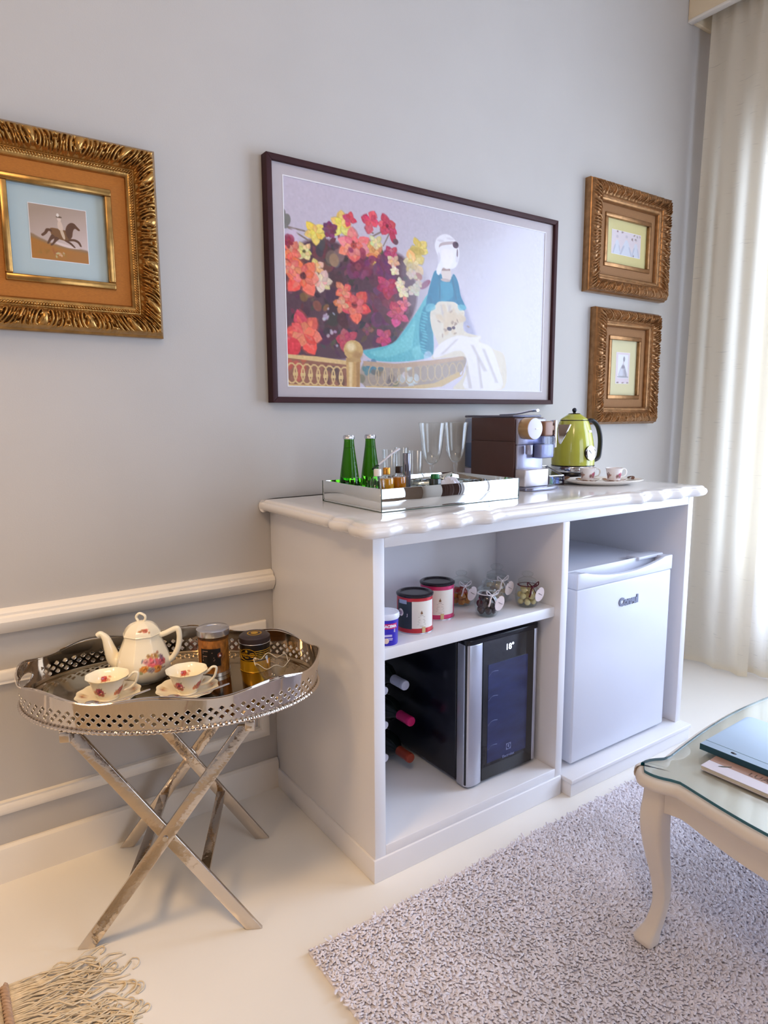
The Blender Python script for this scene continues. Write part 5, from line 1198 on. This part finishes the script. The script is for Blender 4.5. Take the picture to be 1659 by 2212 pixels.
# ------------------------------------------------------------------ tea set
TC = (246, 239, 219)
def bouquet(c, x, y, s, r):
    for q in range(16): c.leaf(x+r.uniform(-17, 17)*s, y+r.uniform(-13, 15)*s, r.uniform(0, 6.28), r.uniform(7, 12)*s, r.uniform(3, 5)*s, r.choice([(150, 146, 128), (170, 158, 120), (146, 138, 150), (178, 164, 134), (120, 118, 100)]))
    for dx_, dy_, rr_, col in ((2, -2, 9, (224, 104, 112)), (-11, 9, 6.5, (232, 154, 84)), (7, 11, 7, (230, 148, 80)), (16, 1, 7, (206, 108, 122)), (5, -12, 5.5, (206, 160, 90)), (-8, -4, 5, (226, 160, 156)), (17, -7, 4, (150, 124, 142)), (-2, 12, 5, (160, 150, 160)), (-4, -13, 3, (200, 150, 110)), (12, -16, 3, (206, 156, 120))):
        c.rose(x+dx_*s, y+dy_*s, rr_*s, rr_*s, col)
tx, tyy = -.447, -.187
tp = thing('teapot', 'cream china teapot with rose bouquet and faceted lid on the silver tray', 'teapot', (tx, tyy, ZG), -.60)
af = TO_CAM(tx, tyy)+.60
cv = Canvas(300, 110, TC); bouquet(cv, 150, 56, 1.25, cv.r)
Y_, X_ = np.mgrid[0:110, 0:300]
octo = lambda k, n=8: (lambda a, r, z: r*(1-k+k*math.cos(PI/n)/math.cos((a % (2*PI/n))-PI/n)))
bp_ = smooth_prof([(.050, 0), (.054, .002), (.063, .014), (.0685, .034), (.0655, .058), (.056, .084), (.0475, .104), (.0450, .116)], 8)
g = G(); painted_lathe(g, bp_, 160, cv, 0, .116, af+PI+.30, octo(.55)); g.obj('body', M_CHINA, tp, smooth=30)
M_TPW = mat('teapot_china', TC, .14, coat=.4)
G().lathe([(.0, .0005), (.048, .0), (.051, .0005), (.050, .003)], 48).obj('foot_ring', M_TPW, tp)
G().lathe([(.0440, .1162), (.0472, .1165), (.0478, .1185), (.0468, .1200), (.0435, .1200)], 96, fn=octo(.8)).obj('collar', M_TPW, tp, smooth=30)
cl = Canvas(200, 40, TC)
for q in range(6): cl.leaf(90+cl.r.uniform(-8, 8), 22+cl.r.uniform(-3, 3), cl.r.uniform(0, 6.28), 8, 3, (176, 126, 74))
cl.rose(90, 22, 6, 5, (204, 110, 84)); cl.rose(80, 23, 3.5, 3, (186, 120, 80))
g = G(); painted_lathe(g, smooth_prof([(.0465, .1195), (.0455, .1225), (.0400, .1320), (.0290, .1420), (.0150, .1480), (.0060, .1500), (.0001, .1502)], 5), 120, cl, .1195, .1502, af+PI+.5, octo(.85)); ld = g.obj('lid', M_CHINA, tp, smooth=25)
G().tube(catmull([(-.007, 0, .148), (-.0125, 0, .160), (-.004, 0, .1695), (.0085, 0, .164), (.0105, 0, .156), (.006, 0, .148)], 6), .0042, 10, flat=.75).obj('finial', M_TPW, ld)
G().tube(catmull([(-.052, 0, .034), (-.074, 0, .050), (-.084, 0, .078), (-.092, 0, .104), (-.104, 0, .116), (-.112, 0, .112)], 6), [.022-.0145*min(1, k/22) for k in range(31)], 16).obj('spout', M_TPW, tp)
G().tube(catmull([(.044, 0, .112), (.062, 0, .119), (.084, 0, .129), (.0915, 0, .126), (.0935, 0, .106), (.088, 0, .078), (.074, 0, .054), (.060, 0, .042)], 6), [.0062]*43, 12, flat=1.15).obj('handle', M_TPW, tp)

c1 = cup_canvas(240, 70, TC, 3, 4, [(176, 72, 84), (196, 124, 92), (160, 84, 92)], .30, .95)
cin = Canvas(240, 60, (248, 240, 216)); cin.r.seed(2)
for q in range(10): cin.leaf(120+cin.r.uniform(-8, 8), 26+cin.r.uniform(-6, 6), cin.r.uniform(0, 6.28), 9, 3.5, cin.r.choice([(196, 176, 110), (196, 150, 96), (160, 130, 90)]))
cin.rose(122, 26, 8, 8, (192, 84, 74)); cin.rose(112, 30, 4.5, 4.5, (226, 164, 140))
cs = Canvas(260, 40, (246, 236, 210)); cs.r.seed(6)
for k in range(7):
    x = 18+k*37
    for q in range(9): cs.leaf(x+cs.r.uniform(-9, 9), 17+cs.r.uniform(-6, 6), cs.r.uniform(0, 6.28), 8, 3, cs.r.choice([(186, 150, 110), (170, 140, 96), (148, 112, 92), (206, 170, 130)]))
    cs.rose(x, 17, 6, 4, [(180, 96, 96), (200, 150, 110)][k % 2])
def tea_cup(x, y, label, who):
    su = thing('tea_saucer', 'scalloped rose-patterned saucer under the teacup '+who, 'saucer', (x, y, ZG), -.6, 'tea saucers on the silver tray'); a = TO_CAM(x, y)+.6
    g = G(); painted_lathe(g, [(.0001, .0035), (.024, .0035), (.027, .0048), (.030, .0042), (.045, .0075), (.058, .0120), (.068, .0165), (.072, .0175), (.0725, .0165), (.066, .0140), (.045, .0045), (.030, .0002), (.0001, .0001)], 160, cs, .0035, .0175, a+PI, lambda q, r, z: r*(1+(.022*math.cos(12*q) if r > .06 else 0)))
    g.obj('dish', M_CHINA, su)
    cp = thing('tea_cup', label, 'cup', (x, y, ZG+.0040), -.6, 'rose teacups on the silver tray')
    sc = lambda q, r, z: r*(1+(.02*math.cos(8*q)*max(0, (z-.03)/.025)))
    g = G(); painted_lathe(g, smooth_prof([(.0215, .001), (.0225, .004), (.0265, .010), (.0325, .022), (.0370, .038), (.0430, .050), (.0490, .0560)], 6), 150, c1, .001, .056, a+.2, sc)
    painted_lathe(g, smooth_prof([(.0484, .0562), (.0420, .0490), (.0355, .037), (.0310, .022), (.0240, .010), (.0001, .0060)], 6), 150, cin, .006, .0562, a+.15, sc); g.obj('bowl', M_CHINA, cp)
    G().lathe([(.0225, -.0003), (.0235, .0005), (.0215, .0030), (.0195, .0005)], 40, close=True).obj('foot_ring', M_TPW, cp)
    G().tube(catmull([(.042, 0, .046), (.052, 0, .053), (.062, 0, .062), (.071, 0, .061), (.070, 0, .050), (.064, 0, .036), (.050, 0, .024), (.0335, 0, .018)], 6), [.0030]*43, 8).obj('handle', M_TPW, cp)
    sp = thing('teaspoon', 'small silver teaspoon on the saucer of the teacup '+who, 'spoon', (x, y, ZG), -.6, 'teaspoons on the saucers')
    G().tube(catmull([(-.010, -.044, .0110), (.020, -.046, .0140), (.050, -.040, .0185), (.080, -.026, .0250), (.104, -.014, .0300)], 6), [.0022]*14+[.0028, .0032, .0038, .0042, .0046, .0050, .0052, .0052, .0050, .0046, .0036], 8, flat=.4).obj('stem', M_SILVER, sp)
    G().sphere((-.020, -.043, .0112), .012, 16, 10, (1.35, .85, .30)).obj('bowl', M_SILVER, sp)
tea_cup(-.553, -.272, 'rose-painted cream teacup in front of the teapot spout', 'in front of the teapot')
tea_cup(-.390, -.347, 'rose-painted cream teacup in front of the glass tea canister', 'by the tea canister')

# tea canister of clear glass with orange leaf tea
cn = thing('tea_canister', 'tall glass tea canister with steel lid and black label beside the teapot', 'canister', (-.288, -.255, ZG)); R = .0405; a = TO_CAM(-.288, -.255)
G().lathe([(0, .0005), (R, .0005), (R, .010), (R+.0006, .0105)], 44).obj('steel_band', M_SILVER, cn)
G().lathe([(R-.0004, .010), (R-.0004, .108), (R-.003, .110)], 44).obj('glass_wall', M_GLASS, cn)
M_LEAFTEA = mat('leaf_tea', (170, 104, 34), .6, noise=.55, nscale=110, stretch=(1, 1, .5))
G().lathe([(0, .010), (R-.0022, .010), (R-.0022, .094), (0, .096)], 40).obj('loose_tea', M_LEAFTEA, cn)
G().lathe([(R+.0008, .104), (R+.0012, .106), (R+.0012, .119), (R-.002, .1215), (.024, .1215), (.022, .1195), (0, .1195)], 44).obj('lid', M_SILVER, cn)
def patch(root, name, m, R_, a0, a1, z0, z1, n=14):
    g = G(); g.add([(R_*math.cos(a0+(a1-a0)*k/n), R_*math.sin(a0+(a1-a0)*k/n), z) for z in (z0, z1) for k in range(n+1)], [[k, k+1, n+2+k, n+1+k] for k in range(n)]); return g.obj(name, m, root, smooth=180)
lb = patch(cn, 'black_label', mat('label_black', (14, 10, 12), .4), R+.0004, a-.85, a+.42, .030, .076)
for k, (w_, z) in enumerate(((.014, .070), (.026, .0655), (.012, .0570), (.030, .0525), (.032, .0475), (.030, .0450))):
    wrap(G().box(0, w_, -.0004, 0, z-.0009, z+.0009), R+.0006, a-.72, 0, 0, 0).obj('label_line', mat('label_print', (150, 120, 110), .5), lb, smooth=0)
g = G().lathe([(.0072, 0), (0, .0002)], 22).xform(Matrix.Rotation(PI/2, 4, 'X')); wrap(g, R+.0010, a+.36, 0, 0, .058).obj('round_badge', mat('badge_brown', (120, 66, 52), .4), cn, smooth=180)
g = G(); g.add([(-.0034, -.0003, -.0028), (.0034, -.0003, -.0028), (0, -.0003, .0034)], [(0, 1, 2)]); wrap(g, R+.0013, a+.36, 0, 0, .058).obj('badge_mark', mat('seal_white', (226, 214, 224), .5), cn, smooth=0)

# black and gold tea tin
tt_ = thing('tea_tin', 'round black and gold tea tin behind the glass sugar bowl', 'tin', (-.188, -.287, ZG)); R = .0395; a = TO_CAM(-.188, -.287)
M_TG = mat('tin_gold', (206, 158, 34), .25, metal=.45); M_TK = mat('tin_black', (20, 14, 16), .3)
G().lathe([(0, 0), (R, 0), (R+.001, .001), (R, .002), (R, .030)], 44).obj('gold_base', M_TG, tt_)
G().lathe([(R, .030), (R, .074), (R-.001, .075)], 44).obj('black_wall', M_TK, tt_)
for k, z in enumerate((.0345, .0385, .0425, .0470, .0520, .0570)):
    G().lathe([(R+.0003, z-.0007), (R+.0006, z), (R+.0003, z+.0007)], 44).obj('gold_stripe', M_TG, tt_)
G().lathe([(R+.0010, .0735), (R+.0018, .0742), (R+.0010, .0750)], 44).obj('silver_ring', M_SILVER, tt_)
ld = G().lathe([(R+.0002, .0745), (R+.0008, .076), (R+.0008, .088), (R-.004, .0925), (.030, .0940), (0, .0945)], 44).obj('lid', mat('lid_soft_black', (52, 42, 46), .35), tt_)
G().lathe([(.0160, .09435), (.0190, .09425), (.0190, .0946), (.0160, .0947)], 32, close=True).obj('lid_ring', M_TG, ld)
G().lathe([(.0098, .0944), (.0098, .0950), (0, .0951)], 28).obj('lid_seal', M_TG, ld)
ov = G(); n = 30; ov.add([(.023*math.cos(2*PI*k/n), 0, .0155*math.sin(2*PI*k/n)) for k in range(n)]+[(0, 0, 0)], [[k, (k+1) % n, n] for k in range(n)])
wrap(ov, R+.0012, a-.50, 0, 0, .048).obj('oval_label', M_TK, tt_, smooth=180)
rg = G().tube([(.023*math.cos(2*PI*k/n), 0, .0155*math.sin(2*PI*k/n)) for k in range(n)], .0007, 5, closed=True); wrap(rg, R+.0014, a-.50, 0, 0, .048).obj('oval_border', M_TG, tt_)
g = G().lathe([(.0045, 0), (0, .0002)], 18).xform(Matrix.Rotation(PI/2, 4, 'X')); wrap(g, R+.0016, a-.58, 0, 0, .0565).obj('label_seal', M_TG, tt_, smooth=180)
wrap(text_geo('COMPAGNIE', .0072, .0003, .0002), R+.0015, a-.50, 0, 0, .0475).obj('label_lettering', M_TG, tt_, smooth=0)
wrap(text_geo('RED', .0062, .0003, .0002), R+.0015, a-.55, 0, 0, .0405).obj('label_lettering', M_TG, tt_, smooth=0)

# scalloped glass bowl
gb = thing('sugar_bowl', 'small scalloped clear glass bowl in front of the black and gold tin', 'bowl', (-.186, -.385, ZG), .3)
fs = lambda q, r, z: r*(1+.05*math.cos(6*q)*max(0, z/.045))
pr = smooth_prof([(.020, .0005), (.023, .004), (.029, .014), (.036, .028), (.042, .042), (.0445, .047)], 4)
g = G().lathe([(0, .0008)]+pr+[(q-.0022, z+.0004) for q, z in pr[::-1]]+[(0, .005)], 72, fn=fs)
g.map(lambda x, y, z: (x, y, z+(.0055*math.cos(6*math.atan2(y, x))*max(0, (z-.03)/.017)))).obj('bowl', M_GLASS, gb)
G().tube([((.0436*(1+.05*math.cos(6*t)))*math.cos(t), (.0436*(1+.05*math.cos(6*t)))*math.sin(t), .0474+.0055*math.cos(6*t)) for t in [2*PI*k/96 for k in range(96)]], .0008, 6, closed=True).obj('rim', mat('glass_rim_light', (222, 214, 200), .12), gb)
for k in range(6):
    t = 2*PI*(k+.5)/6
    G().tube([(r*math.cos(t), r*math.sin(t), z) for r, z in ((.022, .004), (.030, .016), (.037, .030), (.041, .041))], .0016, 6).obj('flute', M_GLASS, gb)

# ================================================================== COFFEE TABLE
M_CT = mat('table_cream_paint', (226, 214, 200), .34, noise=.03, nscale=8)
ct = thing('coffee_table', 'cream painted cabriole-leg coffee table standing on the shaggy rug', 'table', (.82, -1.40, 0))
cx0, cx1, cy0, cy1 = -.478, .478, -.345, .345; ZC = .428
def table_outline(inset=0.0):
    """serpentine outline: rounded corner lobes, a cusp, then a bowed side"""
    def side(L):
        r = []
        for i in range(60):
            t = i/60; d = min(t, 1-t)*L
            lobe, c = .055, .100
            if d < c: w = .010*math.sin(PI*min(1, d/c))-.012*(d/c)**3
            else: w = -.012+.034*math.sin(PI/2*min(1, (d-c)/(L/2-c)))
            r.append((t, w))
        return r
    P_ = []
    cor = [(cx0, cy1), (cx0, cy0), (cx1, cy0), (cx1, cy1)]; nrm = [(-1, 0), (0, -1), (1, 0), (0, 1)]; dirs = [(0, -1), (1, 0), (0, 1), (-1, 0)]
    for k in range(4):
        a, b = cor[k], cor[(k+1) % 4]; L = math.hypot(b[0]-a[0], b[1]-a[1])
        for t, w in side(L):
            d = min(t, 1-t)*L; cr = .028*max(0, 1-d/.030)**2
            P_.append((a[0]+(b[0]-a[0])*t+nrm[k][0]*(w-cr), a[1]+(b[1]-a[1])*t+nrm[k][1]*(w-cr)))
    return offs(P_, inset)
def offs(P_, d):
    if d == 0: return P_
    r = []; n = len(P_)
    for i, p in enumerate(P_):
        t = (Vector(P_[(i+1) % n])-Vector(P_[i-1])).normalized(); q = Vector(p)+Vector((-t.y, t.x))*d; r.append((q.x, q.y))
    return r
to = table_outline()
prof = [(.016, -.028), (.006, -.026), (.001, -.020), (0, -.013), (.002, -.006), (.007, -.001), (.012, 0), (.016, 0)]
clampr = lambda P_, z: [(min(max(x, cx0+.06), cx1-.06), min(max(y, cy0+.06), cy1-.06), z) for x, y in P_]
rings = [[(x, y, ZC+z) for x, y in offs(to, d)] for d, z in prof]+[clampr(to, ZC)]
G().loops(rings).obj('top', M_CT, ct, smooth=40)
ap = offs(to, .030); n = len(ap); g = G(); top_ = []; bot = []; inn = []
for i, (x, y) in enumerate(ap):
    t = (i % 60)/60; d = abs(t-.5)*2; dep = .034+.030*(math.cos(d*PI/2)**.6 if d < 1 else 0)
    top_.append((x, y, ZC-.026)); bot.append((x, y, ZC-.030-dep)); 
ip = offs(to, .048); g.loops([top_, bot, [(x, y, b[2]) for (x, y), b in zip(ip, bot)], [(x, y, ZC-.026) for x, y in ip]], False, False)
g.obj('apron', M_CT, ct, smooth=50)
def cabriole(sx, sy):
    rings = []; key = [(.0, .015, .022), (.004, .0205, .026), (.016, .0225, .027), (.030, .0200, .022), (.050, .0165, .012), (.085, .0150, .003), (.115, .0155, .000), (.160, .0175, .003), (.220, .0215, .013), (.280, .0250, .021), (.325, .0260, .023), (.365, .0250, .020), (.402, .0245, .018)]
    ks = catmull([(a, b, c) for a, b, c in key], 4)
    for z, w, o in ks:
        c = Vector((sx*(.415+o), sy*(.290+o*.5))); r = []; m = 5; rd = w*.45
        for q, (ux, uy) in enumerate(((1, 1), (-1, 1), (-1, -1), (1, -1))):
            for k in range(m):
                a = q*PI/2+k/(m-1)*PI/2; r.append((c.x+ux*(w-rd)+rd*math.cos(a), c.y+uy*(w-rd)+rd*math.sin(a), .016+z*(.402-.016)/.402))
        rings.append(r)
    G().loops(rings).obj('leg', M_CT, ct, smooth=50)
for sx in (-1, 1):
    for sy in (-1, 1): cabriole(sx, sy)
M_TG_ = mat('tabletop_glass_edge', (20, 92, 110), .08, coat=.5)
gtp = thing('glass_tabletop', 'shaped clear glass sheet with teal edge lying on the coffee table', 'glass top', (.82, -1.40, ZC))
G().loops([[(x, y, z) for x, y in offs(to, .016+e)] for e, z in ((.001, .0003), (0, .0012), (0, .0060), (.001, .0070))], False, False).obj('polished_edge', M_TG_, gtp, smooth=40)
G().loops([[(x, y, .0070) for x, y in offs(to, .017)], clampr(to, .0070)], False, True).obj('sheet', glass_mat('tabletop_sheet', (236, 242, 242), .02, 1.5), gtp, smooth=0)
ZG2 = ZC+.0074

# books on the glass
M_PAGE = mat('page_edges', (222, 214, 200), .8, noise=.08, nscale=200, stretch=(1, 1, 12))
b1 = thing('magazine', 'white magazine with tan cover panel under the blue folder', 'magazine', (.560, -1.295, ZG2), .02)
G().box(-.105, .105, -.142, .142, .0006, .0080).obj('pages', M_PAGE, b1, bevel=.0006)
cvr = G().box(-.106, .106, -.143, .143, .0080, .0092).obj('cover', mat('magazine_white', (228, 224, 236), .35), b1, bevel=.0003)
G().box(-.106, .106, -.143, .143, .0, .0006).obj('back_cover', mat('magazine_white', (228, 224, 236), .35), b1, smooth=0)
G().box(-.070, .1055, -.1425, .1425, .0092, .0095).obj('tan_panel', mat('magazine_tan', (176, 140, 124), .45), cvr, smooth=0)
pts = [(0, 0), (.006, .004), (.014, .005), (.021, .001), (.030, -.001), (.036, .002), (.030, -.007), (.018, -.009), (.006, -.006)]
M_INK = mat('magazine_ink', (58, 64, 56), .4)
G().prism([(-.082+.6*x-.0*y, .118-.55*x+y*.5) for x, y in pts], .0095, .0098).obj('leaf_emblem', M_INK, cvr, smooth=0)
text_geo('LUAM', .022, .0003, .0001).map(lambda x, y, z: (z-.060, -x+.035, .0097-y)).obj('title_lettering', mat('title_brown', (110, 84, 74), .5), cvr, smooth=0)
b2 = thing('folder', 'pale blue hard-cover folder lying on top of the white magazine', 'folder', (.632, -1.262, ZG2+.0099), .03)
M_BLU = mat('folder_blue', (176, 200, 226), .42, noise=.02, nscale=20); M_TEAL = mat('folder_teal', (30, 74, 92), .45)
G().box(-.108, .110, -.149, .149, .0003, .0110).obj('pages', mat('folder_page_edge', (120, 122, 106), .8), b2, bevel=.001)
o_ = [(-.113, -.150), (.113, -.150)]+[(.113-.014+.014*math.cos(t), .150-.014+.014*math.sin(t)) for t in (0, .4, .8, 1.2, PI/2)]+[(-.113, .150)]
fc = G().prism(o_, .0110, .0140).obj('cover', M_BLU, b2, bevel=.0005)
G().box(-.1135, -.1125, -.150, .150, .0002, .0141).obj('spine', M_TEAL, b2, smooth=0)
G().box(-.0885, -.0868, -.150, .150, .0139, .0142).obj('hinge_groove', M_TEAL, fc, smooth=0)
G().sphere((-.099, .082, .0140), .0052, 12, 8, (.9, 1.3, .3)).obj('rivet', mat('rivet_dark', (70, 74, 84), .2, metal=.8), fc)
G().sphere((-.060, -.020, .0140), .0040, 10, 7, (1, 1.6, .2)).obj('snap', mat('cap_white', (236, 232, 226), .35), fc)

# ================================================================== RUGS
M_RUG = mat('rug_wool', (228, 224, 234), .9, noise=.12, nscale=5.0, sheen=.3); M_RUGB = mat('rug_backing', (176, 150, 104), .9, noise=.1, nscale=60)
rx0, rx1, ry0, ry1 = -.252, 1.92, -2.65, -.672
rg = thing('shaggy_rug', 'large pale mauve-grey shaggy rug under the coffee table', 'rug', ((rx0+rx1)/2, (ry0+ry1)/2, 0)); ox, oy = rg.location.x, rg.location.y
G().box(rx0-ox, rx1-ox, ry0-oy, ry1-oy, .0, .010).obj('backing', M_RUG, rg, bevel=.002)
rng = np.random.default_rng(7)
def tufts(x0, x1, y0, y1, pitch, L, wd):
    nx, ny = int((x1-x0)/pitch), int((y1-y0)/pitch); X, Y = np.meshgrid(np.linspace(x0, x1, nx), np.linspace(y0, y1, ny))
    n = X.size; X = X.ravel()+rng.uniform(-.5, .5, n)*pitch; Y = Y.ravel()+rng.uniform(-.5, .5, n)*pitch
    flow = 1.6*np.sin(3.1*X+1.3*Y)+1.1*np.sin(2.3*Y-1.9*X+1)+rng.normal(0, 1.0, n)
    L = L*rng.uniform(.7, 1.25, n); lean = rng.uniform(.35, .95, n); bend = rng.uniform(-.9, .9, n); w = wd*rng.uniform(.75, 1.25, n)
    P_ = []
    for t in (0, .45, .8, 1.0):
        a = flow+bend*t*1.4; hx = np.cos(a)*L*t*lean; hy = np.sin(a)*L*t*lean; hz = .009+L*(t*1.0-.55*t*t)*np.sqrt(1-lean**2*.7)
        ww = w*(1 if t < .9 else .45)
        px, py = -np.sin(a), np.cos(a)
        for s in (-1, 0, 1): P_.append(np.stack([X+hx+px*s*ww/2, Y+hy+py*s*ww/2, hz+(ww*.45 if s == 0 else 0)], 1))
    V = np.stack(P_, 1).reshape(-1, 3); base = np.arange(n)[:, None, None]*12
    q = np.array([[r*3+c, r*3+c+1, r*3+3+c+1, r*3+3+c] for r in range(3) for c in range(2)])
    return V, (base+q[None]).reshape(-1, 4)
A_ = tufts(rx0+.004, 1.25, -1.52, ry1-.004, .0056, .017, .0058); B_ = tufts(1.25, rx1-.004, -1.52, ry1-.004, .011, .020, .008); C_ = tufts(rx0+.004, rx1-.004, ry0+.004, -1.52, .016, .022, .012)
V = np.concatenate([A_[0], B_[0], C_[0]]); F = np.concatenate([A_[1], B_[1]+len(A_[0]), C_[1]+len(A_[0])+len(B_[0])]); V = V-np.array([ox, oy, 0])
me = bpy.data.meshes.new('pile'); me.from_pydata(V.tolist(), [], F.tolist()); me.materials.append(M_RUG)
me.polygons.foreach_set('use_smooth', [True]*len(me.polygons)); po = link('pile', me, rg); po['kind'] = 'stuff'

M_JUTE = mat('jute_fringe', (220, 202, 172), .85, noise=.22, nscale=60)
fr2 = thing('fringed_rug', 'sand coloured woven rug with long tangled fringe beside the tray stand', 'rug', (-1.40, -.95, 0))
fx, fy = -1.40, -.95
G().box(-.55, .572, -.62, .568, 0, .009).obj('weave', mat('jute_weave', (200, 180, 150), .9, noise=.3, nscale=120, bump=.4, bscale=160), fr2, bevel=.003)
for ph_ in (0, PI):
    G().tube([(.580+.0045*math.sin(2*PI*t*60+ph_), .566-1.185*t, .008+.0035*math.cos(2*PI*t*60+ph_)) for t in [k/480 for k in range(481)]], .0046, 7).obj('braid_cord', mat('braid_cord', (176, 146, 122), .85, noise=.2, nscale=90), fr2)
g = G(); rf = random.Random(12)
for k in range(330):
    y0 = .560-1.17*(k/330)*1.0 if k > 210 else .562-.44*(k/210)
    clump = math.sin(k*.55)*.018; L = rf.uniform(.12, .235); lift = rf.uniform(.0015, .012); tw = rf.uniform(-.20, .16)-.16+.08*math.sin(k*.07); tw = min(tw, -.08) if k < 70 else tw
    pts = []
    for j in range(9):
        t = j/8; wob = .016*math.sin(t*rf.uniform(4, 9)+rf.uniform(0, 6))*t
        x = .584+L*t; yy = y0+tw*L*t*1.1+wob+clump*t*t; zz = .006*(1-t)+.0016+lift*math.sin(PI*t)*(.4+.6*math.sin(3*t+k)**2)
        pts.append((x, yy, zz))
    if rf.random() < .28:
        e = pts[-1]; r_ = rf.uniform(.008, .016)
        pts += [(e[0]+r_*math.sin(a), e[1]-r_*(1-math.cos(a)), .0030+.003*math.sin(a)) for a in (.6, 1.2, 1.9, 2.6, 3.3)]
    g.tube(catmull(pts, 2), rf.uniform(.0011, .0021), 5)
fo = g.obj('fringe', M_JUTE, fr2, smooth=180); fo['kind'] = 'stuff'
